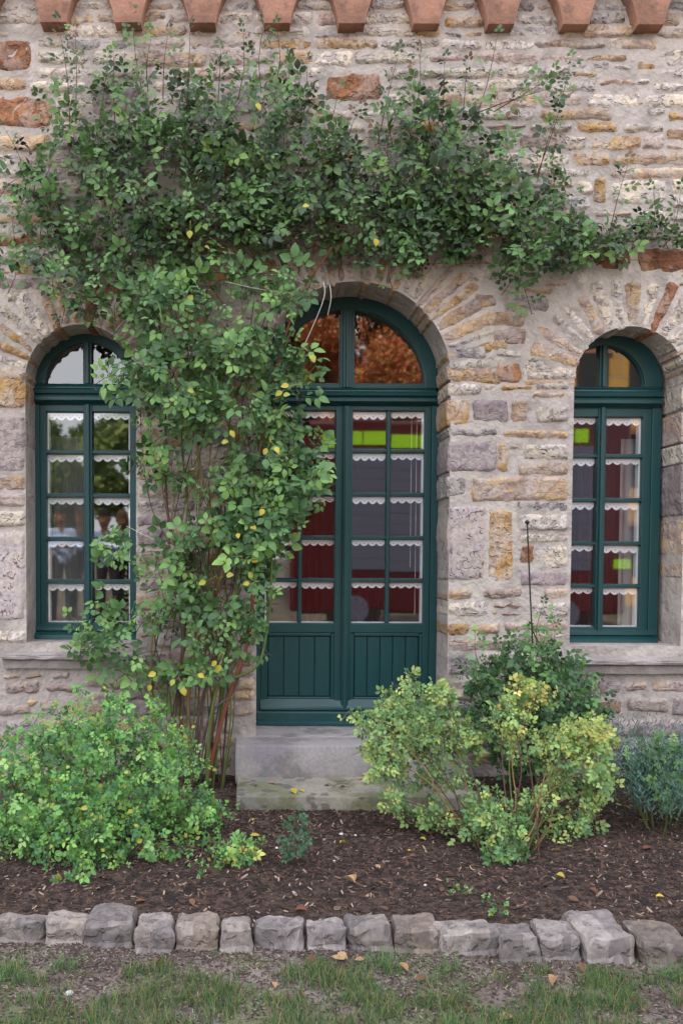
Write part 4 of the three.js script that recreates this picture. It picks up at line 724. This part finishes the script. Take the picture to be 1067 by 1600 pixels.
// fallen leaves, and pale stones on the mulch
{
  const s = [[0, 0.02], [0.22, 0.72], [0.48, 1], [0.76, 0.66], [1, 0]], mk = (curl) => { const pos = [], idx = []; for (const [t, w] of s) for (const k of [-1, 0, 1]) pos.push(k * w * 0.3, 0.05 + Math.abs(k) * w * curl + 0.25 * curl * t * t, t - 0.5); for (let i = 0; i < 4; i++) for (let j = 0; j < 2; j++) { const a = i * 3 + j; idx.push(a, a + 4, a + 1, a, a + 3, a + 4); } const g = new THREE.BufferGeometry(); g.setAttribute('position', new THREE.Float32BufferAttribute(pos, 3)); g.setIndex(idx); g.computeVertexNormals(); return g; };
  const shapes = [mk(0.1), mk(0.25), mk(0.4)], tone = { yellow: ['#c9b93a', '#b5ae45'], brown: ['#7a5a44', '#6a4a36'], buff: ['#b39a7c', '#a58668'], rust: ['#7d4a30', '#6d3f2a'] };
  const zone = (x, l) => x < 400 ? (l ? 'left of the middle stones' : 'beside the bright green bush') : x < 560 ? (l ? 'before the middle stones' : 'before the stone steps') : x < 720 ? (l ? 'right of the middle stones' : 'in front of the pale green bush') : x < 905 ? (l ? 'toward the right stones' : 'around the leggy rose bush') : (l ? 'near the right edge' : 'near the right edge of the bed');
  const put = (px, py, kind, size, y) => {
    const g = G(px, py, 0.05), lvl = y ?? (g.z > 2.3 ? 0.006 : bedY(g.x, g.z) + 0.01), p = G(px, py, lvl), o = solo('fallen_leaf', `${size > 0.052 ? 'large' : size > 0.042 ? 'middling' : 'small'} fallen ${kind} leaf ${y ? 'on the lower stone step' : g.z > 2.3 ? 'on the lawn, ' + zone(px, 1) : 'on the mulch, ' + zone(px, 0)}`, 'fallen leaf', pick(shapes), leafMat(pick(tone[kind])), `fallen ${kind} leaves ${y ? 'on the steps' : g.z > 2.3 ? 'on the lawn' : 'on the mulch'}`);
    o.position.copy(p); o.rotation.set(J(0.3), rnd() * 6.28, J(0.3)); o.scale.setScalar(size);
  };
  for (const [x, y, k, z] of [[398, 1282, 'yellow', 0.05], [398, 1306, 'yellow', 0.055], [330, 1222, 'yellow', 0.05], [545, 1378, 'buff', 0.07], [552, 1372, 'buff', 0.05], [590, 1355, 'buff', 0.045], [640, 1330, 'yellow', 0.03], [672, 1302, 'rust', 0.045], [708, 1300, 'rust', 0.04], [660, 1312, 'yellow', 0.04], [644, 1340, 'brown', 0.04], [875, 1370, 'yellow', 0.045], [895, 1405, 'brown', 0.05], [925, 1395, 'rust', 0.05], [940, 1290, 'buff', 0.06], [930, 1280, 'rust', 0.05], [1010, 1325, 'rust', 0.06], [1035, 1220, 'rust', 0.07], [1030, 1402, 'yellow', 0.04], [980, 1262, 'rust', 0.05], [1000, 1275, 'yellow', 0.03], [535, 1318, 'yellow', 0.04], [868, 1330, 'buff', 0.05], [760, 1330, 'brown', 0.05], [300, 1410, 'brown', 0.05], [470, 1425, 'rust', 0.06], [600, 1420, 'brown', 0.05], [690, 1390, 'brown', 0.04], [840, 1290, 'rust', 0.05], [900, 1440, 'brown', 0.05], [220, 1408, 'rust', 0.05],
    [486, 1500, 'rust', 0.05], [528, 1498, 'buff', 0.06], [535, 1495, 'buff', 0.05], [562, 1500, 'buff', 0.045], [630, 1512, 'buff', 0.05], [655, 1530, 'brown', 0.05], [865, 1535, 'buff', 0.06], [900, 1560, 'brown', 0.045], [250, 1506, 'brown', 0.05], [450, 1565, 'brown', 0.05], [428, 1540, 'buff', 0.04], [985, 1565, 'brown', 0.05], [730, 1580, 'rust', 0.04], [790, 1592, 'buff', 0.05], [910, 1515, 'brown', 0.05]]) put(x, y, k, z);
  const y2 = P(368, 1245, 0.71).y + 0.004; for (const [x, y, k, z] of [[458, 1238, 'yellow', 0.07], [472, 1236, 'yellow', 0.05], [562, 1217, 'buff', 0.06], [425, 1223, 'buff', 0.04], [580, 1222, 'brown', 0.05], [510, 1228, 'brown', 0.035], [535, 1230, 'buff', 0.035], [400, 1228, 'brown', 0.04]]) put(x, y, k, z, y2);
  const peb = new THREE.IcosahedronGeometry(1, 1), pp = peb.attributes.position; for (let i = 0; i < pp.count; i++) { const k = 1 + 0.5 * wob(pp.getX(i) * 2 + 4, pp.getY(i) * 2 + pp.getZ(i), 77); pp.setXYZ(i, pp.getX(i) * k, pp.getY(i) * k * 0.6, pp.getZ(i) * k * 0.8); } peb.computeVertexNormals();
  const mp = std({ color: new THREE.Color(0.55, 0.53, 0.55), roughness: 0.8 });
  for (const [x, y, sz] of [[533, 1303, 0.012], [432, 1325, 0.010], [555, 1305, 0.009], [664, 1383, 0.009], [945, 1322, 0.008], [910, 1282, 0.009], [108, 1552, 0.016], [530, 1497, 0.012], [522, 1345, 0.007], [475, 1320, 0.006], [790, 1590, 0.012]]) { const g = G(x, y, 0.04), l = g.z > 2.3, p = G(x, y, l ? 0.004 : bedY(g.x, g.z) + 0.008), o = solo('pebble', `${sz > 0.0095 ? 'pale pebble' : 'tiny pale pebble'} ${l ? 'on the lawn soil, ' : 'on the mulch, '}${zone(x, l)}`, 'pebble', peb, mp, l ? 'pale pebbles on the lawn' : 'pale pebbles on the mulch'); o.position.copy(p); o.scale.setScalar(sz); o.rotation.y = rnd() * 6; }
}

// ------------------------------------------------------------------ what stands opposite the house and shows in its panes
function tree(label, x, z, h, w, pal, trunkH, leafS = 0.15, leafN = 15000) {
  const root = thing('tree', label, 'tree', V(x, 0, z)), pos = [], col = [], idx = [], c = new THREE.Color();
  part('trunk', tubeGeo([V(0, -0.1, 0), V(0.1, trunkH, 0.05), V(0, h * 0.8, 0)], 0.28, 0.06, 14, 10), mCane.grey, root);
  for (let i = 0; i < 7; i++) { const a = i * 0.9 + rnd(), y0 = mix(trunkH * 0.8, h * 0.7, i / 7); part('limb', tubeGeo([V(0.05, y0, 0), V(Math.cos(a) * w * 0.4, y0 + h * 0.12, Math.sin(a) * w * 0.4), V(Math.cos(a) * w * 0.75, y0 + h * 0.2, Math.sin(a) * w * 0.75)], 0.1, 0.03, 8, 7), mCane.grey, root); }
  const clumps = []; for (let i = 0; i < 70; i++) { const d = V(J(1), J(1), J(1)).normalize(), r = Math.pow(rnd(), 0.4); clumps.push([V(d.x * w * r, mix(trunkH, h, 0.5) + d.y * (h - trunkH) * 0.5 * r, d.z * w * r), rr(0.5, 1) * w * 0.28]); }
  for (let i = 0; i < leafN; i++) {
    const [o, r] = pick(clumps), d = V(J(1), J(1), J(1)).normalize().multiplyScalar(r * Math.pow(rnd(), 0.35)), p = o.clone().add(d), a = V(J(1), J(1), J(1)).normalize().multiplyScalar(leafS), b = V(J(1), J(1), J(1)).cross(a).normalize().multiplyScalar(leafS * 0.56), k = pos.length / 3;
    for (const v of [p.clone().sub(a), p.clone().add(b), p.clone().add(a), p.clone().sub(b)]) pos.push(v.x, v.y, v.z);
    c.set(pick(pal)); for (let j = 0; j < 4; j++) col.push(c.r, c.g, c.b); idx.push(k, k + 1, k + 2, k, k + 2, k + 3);
  }
  const g = new THREE.BufferGeometry(); g.setAttribute('position', new THREE.Float32BufferAttribute(pos, 3)); g.setAttribute('color', new THREE.Float32BufferAttribute(col, 3)); g.setIndex(idx); g.computeVertexNormals();
  part('crown', g, mFoliage, root, { kind: 'stuff' });
}
tree('tall green tree on the lawn opposite the left window', -2.5, 19, 7.6, 2.6, ['#5f7a38', '#77904a', '#4c6a34', '#8a9a50'], 1.8);
tree('broad green tree behind the first, farther from the house', -8.5, 26, 7.0, 3.4, ['#5f7a38', '#6e8440', '#4c6a34'], 1.6);
tree('dark green tree standing before the right end of the yellow brick house', 13.3, 17, 9.0, 1.8, ['#3c4a2c', '#34442a', '#465230'], 1.5);
tree('copper-leaved tree opposite the door', 3.2, 19, 9.5, 3.4, ['#cc7a4a', '#c07044', '#d08a54', '#b0623c', '#b8984f'], 4.2, 0.07, 70000);
{
  const h = thing('yellow_brick_house', 'yellow brick house with a tiled roof across the lawn, opposite the right window', 'house', V(9.7, 0, 21)), br = std({ map: colorTex(256, (u, v) => { const r = Math.floor(v * 14), a = (u * 6 + (r % 2) * 0.5) % 1, b = (v * 14) % 1; const m = a < 0.05 || b < 0.12; const c = m ? lin('#9c8a72') : m3(lin('#c29a54'), lin('#b0854a'), hash(Math.floor(u * 6 + (r % 2) * 0.5), r, 5)); return c; }), roughness: 0.9 });
  part('wall', new THREE.BoxGeometry(5, 9.2, 6).translate(0, 4.6, 0), br, h);
  const rf = new THREE.Shape(); rf.moveTo(-3.4, 0); rf.lineTo(0, 3.2); rf.lineTo(3.4, 0); rf.closePath(); part('roof', new THREE.ExtrudeGeometry(rf, { depth: 5.6, bevelEnabled: false }).rotateY(Math.PI / 2).translate(-2.8, 9.2, 0), std({ color: 0x7a4a3a, roughness: 0.85 }), h);
  for (const x of [-1.5, 0, 1.5]) for (const y of [1.6, 4.2, 6.6]) { part('window', new THREE.BoxGeometry(0.9, 1.3, 0.1).translate(x, y, -3.02), std({ color: 0x222628, roughness: 0.2 }), h); part('window_lintel', new THREE.BoxGeometry(1.1, 0.15, 0.14).translate(x, y + 0.75, -3.03), mRed, h); }
}
// a fire engine parked across the lawn, side on to the house
{
  const t = thing('fire_engine', 'red fire engine with a yellow-green band and grey roller shutters, parked facing along the house', 'fire engine', V(3.67, 0, 8.6)), red = new THREE.MeshPhysicalMaterial({ color: new THREE.Color(0.065, 0.005, 0.008), roughness: 0.35, clearcoat: 0.4 }), band = std({ color: new THREE.Color(0.3, 0.6, 0.015), roughness: 0.5 }), grey = std({ color: new THREE.Color(0.10, 0.11, 0.17), roughness: 0.5, metalness: 0.2 }), blk = std({ color: 0x0c0c0e, roughness: 0.8 });
  part('body', new RoundedBoxGeometry(6.0, 3.5, 2.4, 3, 0.08).translate(0, 2.22, 1.2), red, t);
  let x = -2.5; for (const w of [0.42, 0.36, 0.52, 0.5, 0.62, 0.48, 0.6, 0.5, 0.45, 0.26]) { part('reflective_band', new THREE.BoxGeometry(w - 0.025, 0.24, 0.012).translate(x + w / 2, 3.60, -0.006), band, t); x += w; }
  part('reflective_band', new THREE.BoxGeometry(0.3, 0.17, 0.012).translate(2.8, 1.40, -0.006), band, t);
  for (const [a, b] of [[-2.1, 0.2], [0.3, 2.35]]) for (let k = 0; k < 11; k++) part('shutter_slat', new RoundedBoxGeometry(b - a, 0.192, 0.03, 1, 0.006).translate((a + b) / 2, 1.36 + k * 0.196, -0.012), grey, t);
  for (const wx of [-1.9, 1.9]) { const w = part('wheel', new THREE.CylinderGeometry(0.48, 0.48, 0.32, 28).rotateX(Math.PI / 2).translate(wx, 0.48, 0.18), blk, t); part('rim', new THREE.CylinderGeometry(0.26, 0.26, 0.02, 20).rotateX(Math.PI / 2).translate(wx, 0.48, 0.008), grey, w); }
}
// players on a low stage, opposite the left window
{
  const st = thing('low_stage', 'low wooden stage on the lawn opposite the left window', 'stage', V(-2.6, 0, 7.4)), wd = std({ color: 0x5a4a3c, roughness: 0.85 });
  for (let i = 0; i < 9; i++) part('deck_board', new RoundedBoxGeometry(3.4, 0.04, 0.19, 1, 0.005).translate(0, 0.43, -0.8 + i * 0.2), wd, st);
  for (const x of [-1.6, 1.6]) for (const z of [-0.7, 0.7]) part('leg', new THREE.BoxGeometry(0.1, 0.41, 0.1).translate(x, 0.205, z), wd, st);
  const bones = [];
  const B = (a, b, ra, rb, k) => bones.push([V(...a), V(...b), ra, rb, k]);
  B([0, 0.98, 0], [0, 1.2, 0.01], 0.135, 0.13, 1); B([-0.07, 1.25, 0], [0.07, 1.25, 0], 0.125, 0.125, 1); B([-0.15, 1.41, -0.01], [0.15, 1.41, -0.01], 0.062, 0.062, 1); B([0, 1.42, 0], [0, 1.54, 0.01], 0.055, 0.05, 0);
  B([0, 1.6, 0.02], [0, 1.69, 0.0], 0.078, 0.092, 0); B([0, 1.62, 0.095], [0, 1.60, 0.11], 0.016, 0.014, 0); B([0, 1.69, -0.04], [0, 1.745, 0.005], 0.098, 0.095, 3);
  for (const s of [-1, 1]) {
    B([s * 0.18, 1.4, -0.01], [s * 0.24, 1.13, 0.0], 0.056, 0.044, 1); B([s * 0.24, 1.13, 0], [s * 0.08, 1.16, 0.26], 0.042, 0.03, 1); B([s * 0.08, 1.16, 0.26], [s * 0.05, 1.17, 0.33], 0.03, 0.026, 0); B([s * 0.085, 1.645, 0.0], [s * 0.09, 1.66, -0.005], 0.018, 0.018, 0);
    B([s * 0.09, 0.95, 0], [s * 0.11, 0.5, 0.015], 0.098, 0.065, 2); B([s * 0.11, 0.5, 0.015], [s * 0.12, 0.09, -0.01], 0.062, 0.045, 2); B([s * 0.12, 0.045, -0.02], [s * 0.14, 0.035, 0.16], 0.045, 0.036, 3);
  }
  const ab = V(), ap = V();
  const field = (p) => { let d = 1e9, k = 0, best = 1e9; for (const [a, b, ra, rb, c] of bones) { ab.subVectors(b, a); ap.subVectors(p, a); const t = clamp(ap.dot(ab) / ab.lengthSq()), e = ap.addScaledVector(ab, -t).length() - mix(ra, rb, t); if (e < best) { best = e; k = c; } const h = clamp(0.5 + 0.5 * (d - e) / 0.03); d = mix(d, e, h) - 0.03 * h * (1 - h); } return [d, k]; };
  const res = 96, mc = new MarchingCubes(res, new THREE.MeshBasicMaterial(), false, false, 200000), S = 0.95, p = V();
  mc.isolation = 0;
  for (let k = 0; k < res; k++) for (let j = 0; j < res; j++) for (let i = 0; i < res; i++) { p.set((i - res / 2) / (res / 2) * S, (j - res / 2) / (res / 2) * S + 0.93, (k - res / 2) / (res / 2) * S); mc.field[i + j * res + k * res * res] = Math.abs(p.x) > 0.42 || Math.abs(p.z) > 0.5 ? -0.3 : -field(p)[0]; }
  mc.update();
  const n = mc.count, pos = new Float32Array(n * 3), nor = new Float32Array(n * 3), kind = new Uint8Array(n), fingers = [];
  for (let i = 0; i < n; i++) { p.fromArray(mc.positionArray, i * 3).multiplyScalar(S); p.y += 0.93; p.toArray(pos, i * 3); kind[i] = field(p)[1]; for (let c = 0; c < 3; c++) nor[i * 3 + c] = mc.normalArray[i * 3 + c]; }
  for (const s of [-1, 1]) for (let f = 0; f < 5; f++) { const b = V(s * 0.05, 1.19 - f * 0.014, 0.34), L = [0.045, 0.07, 0.078, 0.07, 0.055][f]; fingers.push(tubeGeo([b, b.clone().add(V(-s * L * 0.4, 0.005, L * 0.5)), b.clone().add(V(-s * L * 0.9, -0.005, L * 0.35))], 0.009, 0.007, 6, 6)); }
  const fg = mergeGeometries(fingers).toNonIndexed(); fg.deleteAttribute('uv');
  const body = new THREE.BufferGeometry(); body.setAttribute('position', new THREE.BufferAttribute(pos, 3)); body.setAttribute('normal', new THREE.BufferAttribute(nor, 3));
  const whole = mergeGeometries([body, fg]), mSkin = std({ color: 0xffffff, vertexColors: true, roughness: 0.85 });
  for (const [px, z, turn, cols, label] of [[97, 7.0, 2.9, ['#75503f', '#9fb2d6', '#20222c', '#1d1816'], 'person in a pale blue shirt on the stage, hands raised before the chest'], [128, 7.6, 3.4, ['#6b4838', '#232738', '#1c1d26', '#3a2a20'], 'person in a dark navy jacket standing on the stage behind the one in pale blue'], [166, 7.1, 3.2, ['#75503f', '#8c9cc4', '#22232c', '#15130f'], 'person in a slate blue shirt near the right end of the low stage'], [194, 7.5, 2.8, ['#6b4838', '#262b40', '#1d1e28', '#4a3826'], 'person in a navy jacket at the right end of the low stage']]) {
    const g = whole.clone(), col = new Float32Array(g.attributes.position.count * 3), cc = cols.map((c) => new THREE.Color(c)); for (let i = 0; i < col.length / 3; i++) cc[i < n ? kind[i] : 0].toArray(col, i * 3); g.setAttribute('color', new THREE.BufferAttribute(col, 3));
    const o = solo('person', label, 'person', g, mSkin); o.position.set((px - 397) / 1300 * (6.14 + z), 0.45, z); o.rotation.y = turn;
  }
}
renderer.render(scene, camera);
